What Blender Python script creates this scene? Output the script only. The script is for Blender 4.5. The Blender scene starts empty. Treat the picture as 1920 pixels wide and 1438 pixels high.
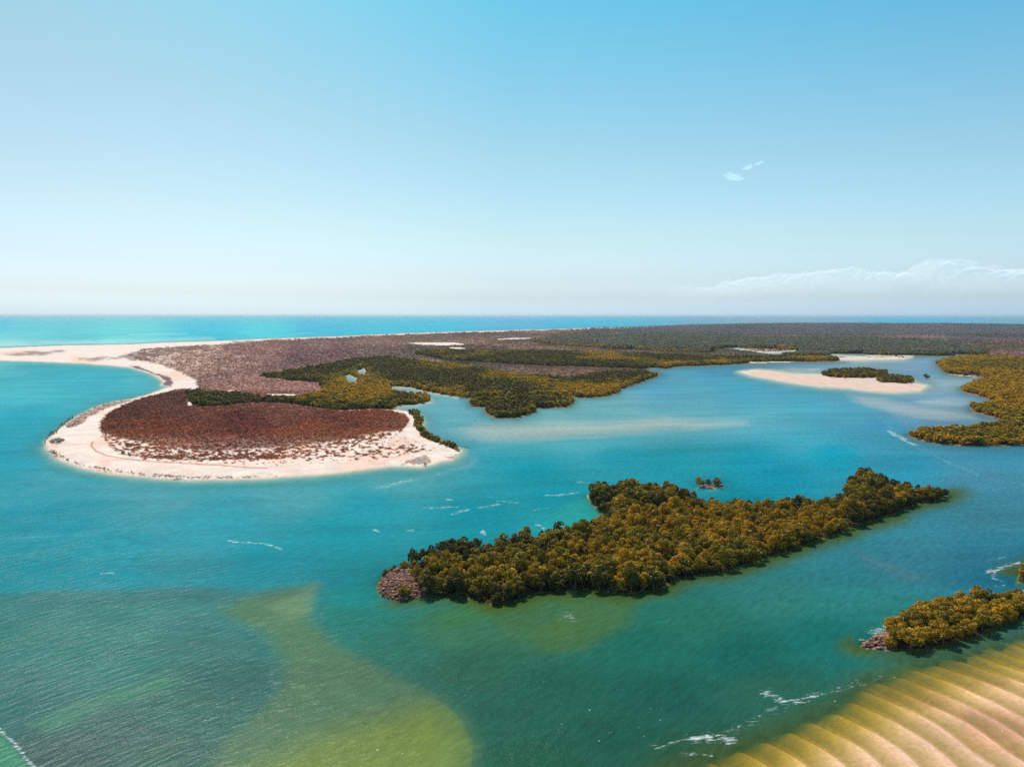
import bpy, math, random
import numpy as np
from mathutils import Vector, Matrix

random.seed(7)
rng = np.random.default_rng(11)
scene = bpy.context.scene
R = math.radians

# ------------------------------------------------------------------ camera
CAM_H = 90.0            # drone height above the water, metres
FPX = 1478.0            # focal length in photograph pixels (1920 wide)
V_HOR = 590.0           # row of the level horizon
PITCH = math.atan((719.0 - V_HOR) / FPX)
cam_d = bpy.data.cameras.new('camera')
cam_d.sensor_fit = 'HORIZONTAL'
cam_d.sensor_width = 36.0
cam_d.lens = 36.0 * FPX / 1920.0
cam_d.clip_start = 0.5
cam_d.clip_end = 300000.0
cam = bpy.data.objects.new('camera', cam_d)
cam.location = (0, 0, CAM_H)
cam.rotation_euler = (math.pi / 2 - PITCH, 0, 0)
scene.collection.objects.link(cam)
scene.camera = cam

# ------------------------------------------------------------------ light
SUN_EL, SUN_AZ = R(53), R(-20)       # azimuth clockwise from +Y (the view direction)
world = bpy.data.worlds.new('World')
scene.world = world
world.use_nodes = True
nt = world.node_tree
bg = nt.nodes['Background']
sky = nt.nodes.new('ShaderNodeTexSky')
sky.sky_type = 'NISHITA'
sky.sun_disc = False
sky.sun_elevation = SUN_EL
sky.sun_rotation = SUN_AZ
sky.altitude = 90
sky.air_density = 1.0
sky.dust_density = 1.6
sky.ozone_density = 1.2
tc = nt.nodes.new('ShaderNodeTexCoord')
sep = nt.nodes.new('ShaderNodeSeparateXYZ')
nt.links.new(tc.outputs['Generated'], sep.inputs[0])
ramp = nt.nodes.new('ShaderNodeValToRGB')
# paler towards the sun's side (left), as the air there scatters more light
def wmath(op, a, b):
    n = nt.nodes.new('ShaderNodeMath'); n.operation = op
    for i, x in enumerate((a, b)):
        if isinstance(x, (int, float)): n.inputs[i].default_value = x
        else: nt.links.new(x, n.inputs[i])
    return n.outputs[0]
az = wmath('ADD', wmath('MULTIPLY', wmath('MINIMUM', sep.outputs['X'], 0.0), 0.62), 1.0)
nt.links.new(wmath('MULTIPLY', sep.outputs['Z'], az), ramp.inputs['Fac'])
SKY_TINT = [(0.0, (1.06, 1.66, 2.7)), (0.02, (0.83, 1.13, 1.66)), (0.045, (0.78, 0.99, 1.30)), (0.09, (0.77, 0.96, 1.02)), (0.19, (0.65, 0.93, 0.90)), (0.355, (0.31, 0.92, 0.94)), (1.0, (0.3, 0.85, 0.95))]
cr = ramp.color_ramp
cr.elements[0].position = SKY_TINT[0][0]
cr.elements[0].color = SKY_TINT[0][1] + (1,)
cr.elements[1].position = SKY_TINT[-1][0]
cr.elements[1].color = SKY_TINT[-1][1] + (1,)
for p_, c_ in SKY_TINT[1:-1]:
    e = cr.elements.new(p_)
    e.color = c_ + (1,)
mul = nt.nodes.new('ShaderNodeMixRGB')
mul.blend_type = 'MULTIPLY'
mul.inputs[0].default_value = 1.0
nt.links.new(sky.outputs[0], mul.inputs[1])
nt.links.new(ramp.outputs[0], mul.inputs[2])
right = wmath('ADD', wmath('MULTIPLY', wmath('MAXIMUM', sep.outputs['X'], 0.0), 0.34), 1.0)
lm = wmath('MULTIPLY', wmath('MINIMUM', sep.outputs['X'], 0.0), -2.0)
lcol = nt.nodes.new('ShaderNodeMixRGB'); lcol.inputs[1].default_value = (1, 1, 1, 1); lcol.inputs[2].default_value = (1.05, 0.985, 0.93, 1)
nt.links.new(lm, lcol.inputs[0])
mul3 = nt.nodes.new('ShaderNodeMixRGB'); mul3.blend_type = 'MULTIPLY'; mul3.inputs[0].default_value = 1.0
nt.links.new(mul.outputs[0], mul3.inputs[1]); nt.links.new(lcol.outputs[0], mul3.inputs[2])
mul = mul3
mul2 = nt.nodes.new('ShaderNodeMixRGB'); mul2.blend_type = 'MULTIPLY'; mul2.inputs[0].default_value = 1.0
nt.links.new(mul.outputs[0], mul2.inputs[1]); nt.links.new(right, mul2.inputs[2])
nt.links.new(mul2.outputs[0], bg.inputs['Color'])
bg.inputs['Strength'].default_value = 0.113

sun_d = bpy.data.lights.new('sun', 'SUN')
sun_d.energy = 4.0
sun_d.angle = R(0.5)
sun_d.color = (1.0, 0.95, 0.86)
sun = bpy.data.objects.new('sun', sun_d)
sd = Vector((math.sin(SUN_AZ) * math.cos(SUN_EL), math.cos(SUN_AZ) * math.cos(SUN_EL), math.sin(SUN_EL)))
sun.rotation_euler = sd.to_track_quat('Z', 'Y').to_euler()
sun.location = (0, 0, 300)
scene.collection.objects.link(sun)

scene.view_settings.view_transform = 'Standard'
scene.view_settings.look = 'None'
scene.view_settings.exposure = 0.08
scene.view_settings.gamma = 1.0
scene.cycles.max_bounces = 6
scene.cycles.diffuse_bounces = 2
scene.cycles.glossy_bounces = 2
scene.cycles.transparent_max_bounces = 12
scene.cycles.volume_bounces = 0
scene.cycles.sample_clamp_indirect = 4.0
scene.cycles.use_denoising = False
HAZE_DENSITY = 2.4e-5


# ------------------------------------------------------------------ helpers
def tag(o, label=None, cat=None, group=None, kind=None):
    if label: o['label'] = label
    if cat: o['category'] = cat
    if group: o['group'] = group
    if kind: o['kind'] = kind
    return o


def link(o, parent=None):
    scene.collection.objects.link(o)
    if parent is not None:
        o.parent = parent
    return o


def s2l(c):
    c = np.asarray(c, float) / 255.0
    return np.where(c <= 0.04045, c / 12.92, ((c + 0.055) / 1.055) ** 2.4)


def unproject(u, v, z=0.0):
    """photograph pixel -> world point on the level z"""
    u = np.asarray(u, float); v = np.asarray(v, float)
    xc = (u - 960.0) / FPX
    zc = -(v - 719.0) / FPX
    s, c = math.sin(PITCH), math.cos(PITCH)
    dy = c + s * zc
    dz = -s + c * zc
    t = (z - CAM_H) / dz
    return xc * t, dy * t


def project(x, y, z=0.0):
    s, c = math.sin(PITCH), math.cos(PITCH)
    dz = z - CAM_H
    depth = y * c - dz * s
    up = y * s + dz * c
    return 960.0 + FPX * x / depth, 719.0 - FPX * up / depth


def smooth(a, b, x):
    t = np.clip((x - a) / (b - a), 0, 1)
    return t * t * (3 - 2 * t)


_perm = np.random.default_rng(5).random((256, 256))


def vnoise(x, y):
    xi = np.floor(x).astype(np.int64); yi = np.floor(y).astype(np.int64)
    xf = x - xi; yf = y - yi
    xf = xf * xf * (3 - 2 * xf); yf = yf * yf * (3 - 2 * yf)
    a = _perm[xi & 255, yi & 255]; b = _perm[(xi + 1) & 255, yi & 255]
    c = _perm[xi & 255, (yi + 1) & 255]; d = _perm[(xi + 1) & 255, (yi + 1) & 255]
    return (a * (1 - xf) + b * xf) * (1 - yf) + (c * (1 - xf) + d * xf) * yf


def fbm(x, y, o=4, g=0.5):
    r = 0; a = 1; n = 0
    for k in range(o):
        r = r + a * vnoise(x * 2 ** k + 17.3 * k, y * 2 ** k + 9.1 * k)
        n += a; a *= g
    return r / n * 2 - 1


VY = 2.2   # weight of rows in pixel distances


def sdf(poly, U, V, margin=70.0, vy=VY):
    """signed distance (positive inside) of a traced outline, in photograph pixels"""
    P = np.asarray(poly, float)
    out = np.full(U.shape, -margin)
    m = ((U > P[:, 0].min() - margin) & (U < P[:, 0].max() + margin) &
         (V > P[:, 1].min() - margin / vy) & (V < P[:, 1].max() + margin / vy))
    u = U[m]; v = V[m] * vy
    if u.size == 0:
        return out
    d2 = np.full(u.shape, 1e18); ins = np.zeros(u.shape, bool)
    n = len(P)
    for i in range(n):
        x1, y1 = P[i, 0], P[i, 1] * vy
        x2, y2 = P[(i + 1) % n, 0], P[(i + 1) % n, 1] * vy
        ex, ey = x2 - x1, y2 - y1
        L = ex * ex + ey * ey + 1e-9
        t = np.clip(((u - x1) * ex + (v - y1) * ey) / L, 0, 1)
        dx = u - x1 - t * ex; dy = v - y1 - t * ey
        np.minimum(d2, dx * dx + dy * dy, out=d2)
        if y1 != y2:
            c = ((y1 > v) != (y2 > v)) & (u < (x2 - x1) * (v - y1) / (y2 - y1) + x1)
            ins ^= c
    out[m] = np.maximum(np.sqrt(d2) * np.where(ins, 1, -1), -margin)
    return out


def line_dist(pts, U, V, margin=60.0, vy=VY):
    P = np.asarray(pts, float)
    out = np.full(U.shape, margin)
    m = ((U > P[:, 0].min() - margin) & (U < P[:, 0].max() + margin) &
         (V > P[:, 1].min() - margin / vy) & (V < P[:, 1].max() + margin / vy))
    u = U[m]; v = V[m] * vy
    d2 = np.full(u.shape, margin ** 2)
    for i in range(len(P) - 1):
        x1, y1 = P[i, 0], P[i, 1] * vy
        x2, y2 = P[i + 1, 0], P[i + 1, 1] * vy
        ex, ey = x2 - x1, y2 - y1
        t = np.clip(((u - x1) * ex + (v - y1) * ey) / (ex * ex + ey * ey + 1e-9), 0, 1)
        d2 = np.minimum(d2, (u - x1 - t * ex) ** 2 + (v - y1 - t * ey) ** 2)
    out[m] = np.sqrt(d2)
    return out


def idw(ctrl, U, V, p=3.0):
    """colours of a survey of points spread smoothly between them"""
    acc = np.zeros(U.shape + (3,)); w = np.zeros(U.shape)
    for (u, v, c) in ctrl:
        d = (U - u) ** 2 + ((V - v) * 2.0) ** 2 + 300.0
        k = d ** (-p / 2)
        acc += k[..., None] * s2l(c); w += k
    return acc / w[..., None]


# ------------------------------------------------------------------ the survey (outlines of land, shoals, growth)
MAIN = [(-700, 655), (-200, 654), (0, 653), (120, 648), (250, 646), (300, 643), (417, 639.5), (500, 635.5), (633, 631.5),
        (750, 626), (877, 622), (1000, 619), (1125, 615), (1225, 613), (1300, 611), (1500, 610.5), (1765, 610.5), (1920, 612),
        (2300, 613), (3000, 614), (6000, 620), (6000, 700), (3000, 840), (2300, 836), (1920, 834), (1860, 836), (1802, 835),
        (1760, 831), (1740, 828), (1715, 822), (1703, 816), (1712, 812), (1740, 811), (1780, 810), (1820, 806), (1850, 801), (1885, 797), (1890, 793),
        (1875, 786), (1850, 779), (1822, 771), (1822, 763), (1840, 762), (1868, 758), (1862, 752), (1830, 741), (1810, 736), (1803, 730),
        (1830, 720), (1850, 712), (1852, 708), (1820, 706), (1800, 705), (1775, 701), (1765, 691), (1758, 679), (1780, 675), (1822, 668),
        (1810, 664.5), (1784, 664.2), (1782, 667), (1700, 666.5), (1632, 665.5), (1616, 663), (1556, 663.5), (1555, 667), (1470, 667),
        (1462, 664), (1490, 665), (1500, 661), (1492, 656), (1440, 653.5), (1345, 652), (1400, 657), (1432, 662), (1480, 668), (1560, 672),
        (1577, 675.5), (1560, 678), (1470, 679), (1400, 681), (1350, 684.5), (1270, 687), (1247, 691), (1212, 692), (1232, 699), (1236, 703),
        (1215, 712), (1190, 721), (1162, 730), (1157, 737), (1130, 744), (1075, 746.5), (1076, 752), (1067, 763), (1003, 765),
        (1003, 773), (967, 784), (930, 784), (913, 777), (911, 765), (888, 762), (882, 755), (893, 749), (860, 744), (833, 740), (795, 733),
        (770, 726), (732, 724), (736, 738), (775, 743), (804, 745), (808, 753), (780, 759), (745, 761), (738, 768), (765, 771), (785, 775), (794, 788),
        (791, 801), (802, 818), (832, 828), (852, 836), (864, 845), (857, 853), (847, 862), (817, 868), (790, 875), (733, 873.5), (687, 880),
        (617, 888), (550, 893), (480, 897.5), (413, 899), (347, 899.5), (300, 897), (253, 893), (200, 887), (147, 876), (110, 861), (90, 843),
        (85, 828), (107, 808), (130, 791), (150, 778), (180, 763), (213, 753.5), (250, 748), (283, 738.5), (306, 729), (322, 724.5), (303, 722),
        (306, 716), (297, 708), (283, 700), (243, 688), (160, 681), (60, 677), (0, 675), (-300, 672), (-700, 672)]
LONG = [(708, 1099), (715, 1117), (744, 1126), (767, 1122), (797, 1117), (843, 1116), (880, 1122), (928, 1135), (983, 1122), (1007, 1111),
        (1045, 1109), (1100, 1104), (1176, 1114), (1240, 1104), (1270, 1085), (1367, 1070), (1417, 1053), (1477, 1033), (1533, 1013),
        (1577, 1000), (1600, 985), (1673, 965), (1700, 951), (1773, 934), (1776, 929), (1733, 928), (1667, 918), (1620, 908), (1600, 907), (1594, 914),
        (1600, 926), (1577, 944), (1500, 952), (1453, 956), (1427, 950), (1333, 952), (1290, 948), (1262, 936), (1200, 926), (1150, 932), (1102, 930),
        (1108, 938), (1118, 952), (1136, 966), (1150, 978), (1128, 992), (1082, 1002), (1053, 1014), (1018, 1020), (960, 1022), (937, 1034), (899, 1038), (843, 1038), (797, 1052),
        (765, 1062), (730, 1072), (715, 1085)]
SMALL = [(1616, 1208), (1618, 1213), (1665, 1216), (1729, 1219), (1776, 1208), (1832, 1192), (1880, 1168), (1925, 1157), (2000, 1150), (2060, 1130), (1990, 1118), (1930, 1124), (1895, 1132),
         (1850, 1134), (1790, 1140), (1740, 1152), (1716, 1163), (1690, 1176), (1668, 1183), (1640, 1197)]
EDGE = [(1906, 1090), (1930, 1098), (2000, 1104), (2100, 1100), (2150, 1080), (2050, 1062), (1940, 1062), (1912, 1074)]
ISLET = [(1312, 911), (1320, 914), (1342, 914.5), (1349, 912), (1345, 908), (1318, 908)]
CLUMP_A = [(1540, 704), (1570, 707.5), (1650, 708), (1662, 703), (1660, 698), (1620, 695), (1560, 697)]
CLUMP_B = [(1645, 712), (1652, 717), (1690, 718.5), (1712, 717), (1708, 711), (1670, 708)]
LONE = [(1729, 711.5), (1735, 713.5), (1745, 712.5), (1744, 709), (1733, 708.5)]
BANK = [(1390, 697), (1420, 694.5), (1490, 702), (1540, 703), (1645, 709), (1712, 719), (1735, 723), (1722, 732), (1677, 735), (1620, 731), (1595, 727), (1540, 724),
        (1485, 717), (1440, 709), (1405, 702)]
BANK_T = [(1590, 715.0), (1640, 716.5), (1655, 714), (1600, 713.2)]
BANK2 = [(1482, 669.5), (1500, 666.5), (1560, 668), (1620, 670), (1680, 667), (1705, 669), (1690, 672), (1640, 673), (1600, 674)]
BANK3 = [(1385, 653.5), (1420, 652.8), (1470, 654), (1490, 657), (1450, 660), (1415, 658)]
RIVERPATCH = [[(640, 706), (655, 702), (672, 710), (672, 725), (652, 722)], [(664, 697), (682, 691), (688, 697), (684, 708), (674, 706)],
              [(880, 747), (905, 744.5), (935, 745.5), (960, 747.5), (935, 751.5), (905, 751), (884, 753)], [(1082, 743.5), (1040, 743.5), (1000, 745), (1000, 749), (1040, 749), (1080, 749)], [(1245, 690), (1212, 690), (1214, 697), (1232, 698)], [(1140, 643), (1156, 641.5), (1161, 644.5), (1142, 645)]]

GREEN = {
    'near': [(490, 707), (560, 696), (600, 690), (660, 678), (713, 672), (783, 680), (833, 686), (893, 693), (943, 703), (1000, 708), (1067, 714), (1093, 708), (1140, 701),
             (1200, 699), (1240, 706), (1215, 713), (1190, 722), (1162, 731), (1157, 738), (1130, 745), (1075, 747), (1076, 752), (1067, 763), (1003, 765), (1003, 773), (967, 784),
             (930, 784), (913, 777), (911, 765), (888, 762), (882, 755), (893, 749), (860, 744), (833, 740), (795, 733), (770, 726), (732, 724), (736, 738), (775, 743), (804, 745),
             (808, 753), (780, 759), (745, 761), (738, 768), (700, 768), (640, 771), (600, 767), (530, 757), (470, 756), (430, 761), (400, 763), (360, 761), (353, 740), (375, 738), (430, 742),
             (500, 751), (560, 748), (603, 742), (606, 728), (600, 719), (540, 714)],
    'band': [(777, 664), (833, 659), (1000, 661), (1150, 664), (1250, 668), (1325, 673), (1425, 673), (1470, 672), (1560, 673), (1577, 676), (1470, 678), (1400, 682), (1350, 685),
             (1270, 688), (1247, 692), (1175, 691), (1125, 689), (1033, 687), (967, 684), (833, 675)],
    'far': [(1000, 642), (1075, 634), (1200, 629), (1350, 630), (1440, 637), (1615, 636), (1777, 644), (1800, 651), (1850, 659), (1840, 667), (1784, 664), (1782, 667), (1632, 665.5), (1556, 663),
            (1555, 667), (1470, 667), (1455, 659), (1492, 656), (1440, 653), (1342, 653), (1325, 662), (1262, 660), (1075, 650)],
    'right': [(1758, 679), (1790, 673), (1840, 670), (1920, 675), (2300, 680), (3000, 690), (6000, 690), (6000, 700), (3000, 840), (2300, 836), (1920, 834), (1860, 836), (1802, 835), (1740, 828),
              (1715, 822), (1703, 816), (1712, 811), (1820, 805), (1890, 794), (1875, 784), (1850, 777), (1822, 769), (1822, 763), (1868, 758), (1862, 750), (1830, 739), (1810, 735),
              (1803, 730), (1830, 718), (1856, 712), (1840, 702), (1800, 702), (1775, 700), (1765, 691)],
}
HEDGE = [(765, 771), (785, 775), (794, 788), (791, 801), (802, 818), (832, 828), (852, 836), (864, 845), (855, 845), (830, 834), (800, 826), (783, 808), (775, 795), (780, 785), (770, 778)]
HEATH = [(360, 730), (345, 728), (300, 738), (262, 747), (225, 763), (200, 778), (188, 793), (187, 808), (194, 826), (212, 846), (240, 858), (275, 864), (330, 867), (420, 868), (520, 866), (600, 856), (680, 848),
         (725, 834), (745, 822), (762, 806), (771, 790), (762, 778), (735, 770), (700, 769), (640, 773), (590, 769), (530, 759), (470, 758), (430, 762), (358, 762), (352, 742)]
BACK = [(235, 668), (267, 654), (330, 650), (420, 646), (520, 637), (633, 632.8), (750, 627.5), (877, 623.5), (1000, 620.5), (1125, 616.3), (1225, 614), (1300, 611.8), (1500, 611.2), (1765, 611.2), (1920, 612.5),
        (2300, 613.5), (6000, 621), (6000, 700), (2300, 690), (1900, 690), (1760, 672), (1600, 668), (1500, 680), (1260, 690), (1200, 700), (1000, 720), (700, 740), (600, 752), (450, 745), (372, 735), (368, 716),
        (352, 706), (331, 697), (298, 684), (262, 678)]
MUD = [(243, 686), (262, 688), (290, 699), (318, 708), (326, 718), (322, 727), (303, 722), (310, 715), (298, 706), (283, 700)]
WRACK_W = [(118, 800), (150, 776), (190, 758), (240, 745), (262, 740), (245, 752), (205, 766), (170, 782), (148, 800), (130, 806)]
SPECK = [(185, 806), (215, 820), (300, 838), (400, 848), (480, 842), (560, 836), (640, 828), (710, 812), (750, 808), (768, 822), (800, 832), (838, 838), (850, 848), (800, 853), (740, 862), (690, 868), (600, 874), (540, 878), (480, 882),
         (400, 876), (330, 872), (270, 868), (225, 858), (200, 838)]
BROWNLINE = [(174, 832), (171, 840), (180, 850), (200, 858), (230, 864), (262, 868), (320, 872), (400, 876), (470, 881), (500, 882)]
SAND_SPOTS = [[(760, 645), (790, 643), (850, 643), (877, 647), (840, 648.5), (800, 648)], [(838, 653), (860, 652), (880, 656), (850, 655.5)],
              [(923, 637), (960, 634.5), (1002, 634), (985, 636.5), (940, 638)], [(1183, 646), (1200, 645.5), (1243, 648), (1240, 650), (1200, 648.5)],
              [(1095, 712), (1104, 710), (1118, 710.5), (1112, 714), (1098, 715)], [(425, 735), (436, 733.5), (447, 736), (437, 740)],
              [(350, 759), (362, 752), (361, 762), (352, 764)], [(500, 741), (540, 741), (560, 743), (540, 746), (505, 745)], [(590, 739), (600, 738), (603, 740), (592, 742)],
              [(1400, 681), (1400, 678.8), (1470, 677.6), (1560, 679), (1480, 681)], [(1856, 712), (1830, 706), (1780, 702), (1800, 706), (1850, 713)]]
TRACKS = [[(1797, 655), (1803, 651), (1812, 647), (1813, 644)], [(1822, 647), (1835, 645)], [(1760, 634), (1775, 637)], [(1460, 635.5), (1480, 634.5), (1550, 634)]]
ORANGE_TRACK = [(1860, 662), (1890, 664), (1925, 667), (2100, 672)]
SANDCHAN = [(700, 832), (735, 822), (752, 812), (760, 800), (768, 785), (764, 778), (772, 776), (777, 785), (772, 797), (781, 810), (800, 826), (840, 842), (860, 846), (845, 861), (790, 874), (733, 873), (705, 868), (740, 858), (790, 850), (800, 842), (770, 836), (730, 842)]

# underwater shoals: outline, edge softness px, colour seen from the air, strength
SHOALS = [
    ([(840, 780), (1000, 765), (1200, 755), (1450, 765), (1500, 800), (1350, 820), (1150, 835), (950, 845), (860, 825)], 55, (118, 182, 188), 0.5),
    ([(812, 778), (850, 800), (880, 830), (893, 860), (880, 878), (820, 892), (700, 915), (820, 884), (868, 862), (862, 840), (835, 812)], 14, (112, 180, 190), 0.55),
    ([(862, 807), (900, 797), (1000, 796), (1133, 792), (1250, 784), (1400, 790), (1300, 803), (1225, 806), (1140, 813), (1000, 824), (933, 826), (890, 820)], 26, (190, 200, 190), 0.85),
    ([(600 + 995, 742), (1650, 747), (1740, 763), (1830, 774), (1838, 786), (1760, 784), (1680, 772), (1625, 758)], 16, (180, 190, 190), 0.75),
    ([(1725, 752), (1770, 748), (1815, 754), (1800, 760), (1745, 759)], 12, (185, 192, 190), 0.7),
    ([(1388, 697), (1420, 692), (1480, 691), (1540, 694), (1540, 700), (1480, 702)], 9, (200, 205, 200), 0.9),
    ([(1700, 714), (1800, 706), (1850, 712), (1810, 728), (1760, 735), (1700, 738), (1640, 736)], 14, (165, 185, 190), 0.7),
    ([(640 + 930, 682), (1680, 684), (1760, 690), (1700, 694), (1600, 692)], 12, (160, 178, 185), 0.45),
    ([(1500, 674), (1620, 668), (1720, 670), (1700, 678), (1560, 680)], 8, (185, 190, 192), 0.6),
    ([(590, 1096), (567, 1118), (570, 1140), (580, 1170), (630, 1212), (690, 1240), (750, 1270), (825, 1305), (868, 1350), (888, 1395), (880, 1450), (860, 1600), (330, 1600), (400, 1445),
      (430, 1385), (480, 1345), (518, 1312), (535, 1270), (530, 1230), (500, 1192), (455, 1165), (425, 1145), (460, 1122), (530, 1105)], 28, (96, 122, 84), 0.78),
    ([(590, 1380), (700, 1345), (800, 1320), (850, 1335), (880, 1390), (872, 1450), (800, 1600), (500, 1600), (480, 1440)], 75, (130, 136, 48), 0.85),
    ([(590, 1096), (560, 1112), (500, 1135), (540, 1165), (575, 1150)], 16, (128, 150, 116), 0.60),
    ([(60, 1360), (150, 1320), (300, 1275), (340, 1268), (330, 1290), (200, 1330), (100, 1375)], 26, (70, 135, 105), 0.6),
    ([(-100, 1370), (0, 1372), (60, 1440), (80, 1520), (-100, 1600)], 14, (50, 145, 110), 0.7),
    ([(990, 1205), (1010, 1180), (1060, 1160), (1060, 1140), (1030, 1120), (1110, 1115), (1200, 1130), (1180, 1170), (1090, 1220), (1020, 1225)], 30, (88, 114, 48), 0.6),
    ([(1600, 1030), (1650, 1050), (1740, 1085), (1700, 1090), (1630, 1060)], 18, (95, 132, 138), 0.5),
    ([(800, 1150), (870, 1135), (930, 1150), (900, 1165), (840, 1180)], 24, (66, 124, 70), 0.6),
    ([(-50, 648), (120, 645), (250, 643), (300, 640), (400, 638), (400, 634), (200, 638), (-50, 642)], 12, (190, 228, 222), 0.85),
    ([(1895, 1112), (1925, 1106), (2050, 1108), (2050, 1120), (1930, 1132), (1905, 1128)], 8, (215, 200, 165), 0.9),
]
RIPPLE = [(1160, 1560), (1200, 1442), (1345, 1385), (1465, 1340), (1510, 1318), (1560, 1294), (1600, 1262), (1700, 1225), (1800, 1200), (1870, 1185), (1925, 1160), (2100, 1130), (2700, 1130), (2700, 1750), (1200, 1750)]

WATER = [(-300, 596, (92, 184, 214)), (960, 596, (88, 180, 212)), (2200, 596, (80, 172, 208)), (0, 608, (80, 196, 216)), (600, 606, (62, 188, 214)), (1100, 604, (58, 184, 212)), (1700, 601, (60, 176, 206)),
         (0, 622, (96, 208, 216)), (400, 620, (64, 196, 216)), (800, 615, (56, 186, 212)), (0, 640, (150, 220, 218)), (250, 638, (110, 215, 215)), (500, 628, (80, 208, 218)), (800, 620, (70, 196, 215)),
         (100, 690, (62, 180, 192)), (200, 710, (60, 178, 192)), (20, 735, (76, 188, 196)), (-300, 700, (70, 185, 195)), (280, 718, (80, 185, 195)), (40, 790, (30, 165, 182)), (30, 860, (28, 158, 175)),
         (120, 900, (60, 160, 172)), (300, 925, (75, 162, 172)), (550, 920, (78, 165, 172)), (750, 895, (80, 165, 170)), (100, 960, (25, 152, 168)), (400, 975, (40, 158, 172)), (700, 950, (25, 158, 172)),
         (200, 1030, (10, 148, 160)), (500, 1050, (0, 148, 160)), (60, 1075, (10, 145, 155)), (650, 1080, (0, 140, 148)), (640, 1000, (5, 152, 164)),
         (100, 1115, (62, 128, 132)), (350, 1115, (62, 126, 128)), (200, 1150, (58, 124, 124)), (50, 1180, (55, 124, 124)), (380, 1200, (50, 112, 112)), (200, 1240, (38, 116, 114)), (420, 1270, (28, 98, 96)),
         (50, 1290, (40, 106, 108)), (350, 1330, (38, 102, 92)), (250, 1370, (48, 92, 92)), (130, 1410, (48, 84, 84)), (300, 1420, (50, 96, 88)), (-200, 1300, (50, 106, 108)), (660, 1160, (20, 120, 115)), (750, 1210, (32, 112, 100)),
         (680, 1110, (0, 138, 140)), (850, 1180, (60, 116, 90)), (1000, 1160, (72, 112, 72)), (900, 1250, (38, 100, 80)), (1050, 1290, (16, 95, 78)), (950, 1350, (16, 90, 72)), (1150, 1380, (14, 84, 66)), (1000, 1430, (18, 85, 62)),
         (1250, 1300, (14, 88, 78)), (1200, 1220, (22, 104, 92)), (1300, 1160, (40, 112, 100)), (1400, 1230, (14, 95, 88)), (1450, 1120, (50, 122, 118)), (1550, 1200, (18, 108, 106)), (1600, 1120, (45, 126, 128)),
         (1450, 1300, (42, 100, 84)), (1300, 1420, (40, 85, 60)), (1700, 1040, (58, 132, 148)), (1600, 1040, (52, 130, 140)), (1850, 960, (62, 130, 146)), (1850, 1040, (50, 124, 144)), (1900, 1080, (30, 112, 136)), (2100, 1000, (52, 128, 150)),
         (1850, 900, (76, 144, 166)), (1880, 860, (66, 146, 172)), (1700, 880, (48, 152, 178)), (1560, 860, (10, 160, 182)), (1400, 870, (15, 158, 178)), (1250, 870, (25, 160, 174)), (1450, 900, (5, 148, 170)), (1380, 945, (0, 140, 155)),
         (1050, 930, (0, 150, 164)), (1150, 850, (22, 162, 178)), (1000, 880, (0, 155, 170)), (900, 970, (0, 150, 164)), (1100, 960, (40, 170, 165)), (960, 850, (30, 160, 175)), (820, 800, (100, 170, 182)), (860, 780, (105, 178, 190)),
         (900, 830, (60, 165, 180)), (1050, 780, (130, 188, 190)), (1150, 770, (125, 185, 190)), (1100, 830, (70, 175, 185)), (1300, 740, (96, 170, 188)), (1250, 720, (95, 168, 195)), (1400, 720, (78, 168, 190)), (1350, 700, (80, 155, 185)),
         (1450, 690, (110, 150, 178)), (1500, 760, (80, 168, 188)), (1600, 780, (84, 162, 184)), (1500, 820, (70, 168, 186)), (1400, 780, (75, 170, 190)), (1650, 830, (66, 154, 178)), (1600, 690, (125, 160, 182)), (1700, 690, (120, 160, 186)),
         (1750, 740, (130, 165, 188)), (1780, 720, (130, 168, 192)), (1700, 780, (110, 155, 180)), (1780, 790, (110, 145, 165)), (1650, 800, (70, 150, 180)), (1700, 672, (140, 170, 192)), (1600, 668, (150, 175, 190)), (1440, 658, (150, 170, 185)),
         (830, 765, (110, 175, 190)), (750, 730, (150, 165, 170)), (900, 1040, (0, 150, 158))]
GROUND = [(300, 800, (112, 56, 44)), (450, 790, (108, 50, 40)), (650, 790, (118, 58, 42)), (230, 790, (104, 56, 46)), (330, 745, (112, 66, 60)), (450, 828, (112, 52, 40)), (300, 840, (140, 88, 58)), (600, 835, (140, 84, 50)),
          (250, 840, (136, 92, 60)), (450, 858, (128, 74, 60)), (700, 835, (150, 100, 62)), (450, 720, (172, 128, 116)), (420, 700, (160, 118, 110)), (500, 660, (176, 132, 126)), (350, 660, (196, 156, 142)), (600, 640, (172, 136, 130)),
          (560, 672, (134, 94, 98)), (620, 662, (140, 100, 102)), (560, 725, (168, 122, 110)), (800, 640, (150, 122, 114)), (700, 648, (160, 126, 120)), (1000, 628, (148, 122, 116)), (1200, 620, (128, 116, 122)),
          (1400, 613, (110, 108, 116)), (1600, 615, (118, 112, 122)), (1850, 620, (112, 108, 118)), (1700, 632, (166, 138, 142)), (1500, 630, (140, 122, 126)), (1880, 655, (150, 108, 112)), (1880, 635, (128, 112, 122)),  # grey-purple of the far land holds some distance haze in its colour
          (1100, 693, (146, 104, 86)), (1180, 694, (132, 92, 76)), (1050, 700, (142, 104, 88)), (1050, 655, (104, 96, 74)), (1300, 665, (126, 106, 108)), (1400, 668, (124, 104, 108)), (900, 655, (140, 112, 100)), (850, 700, (60, 56, 28)), (1150, 655, (118, 100, 90))]
ALB = 0.86     # colour as seen in full daylight -> surface reflectance

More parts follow.
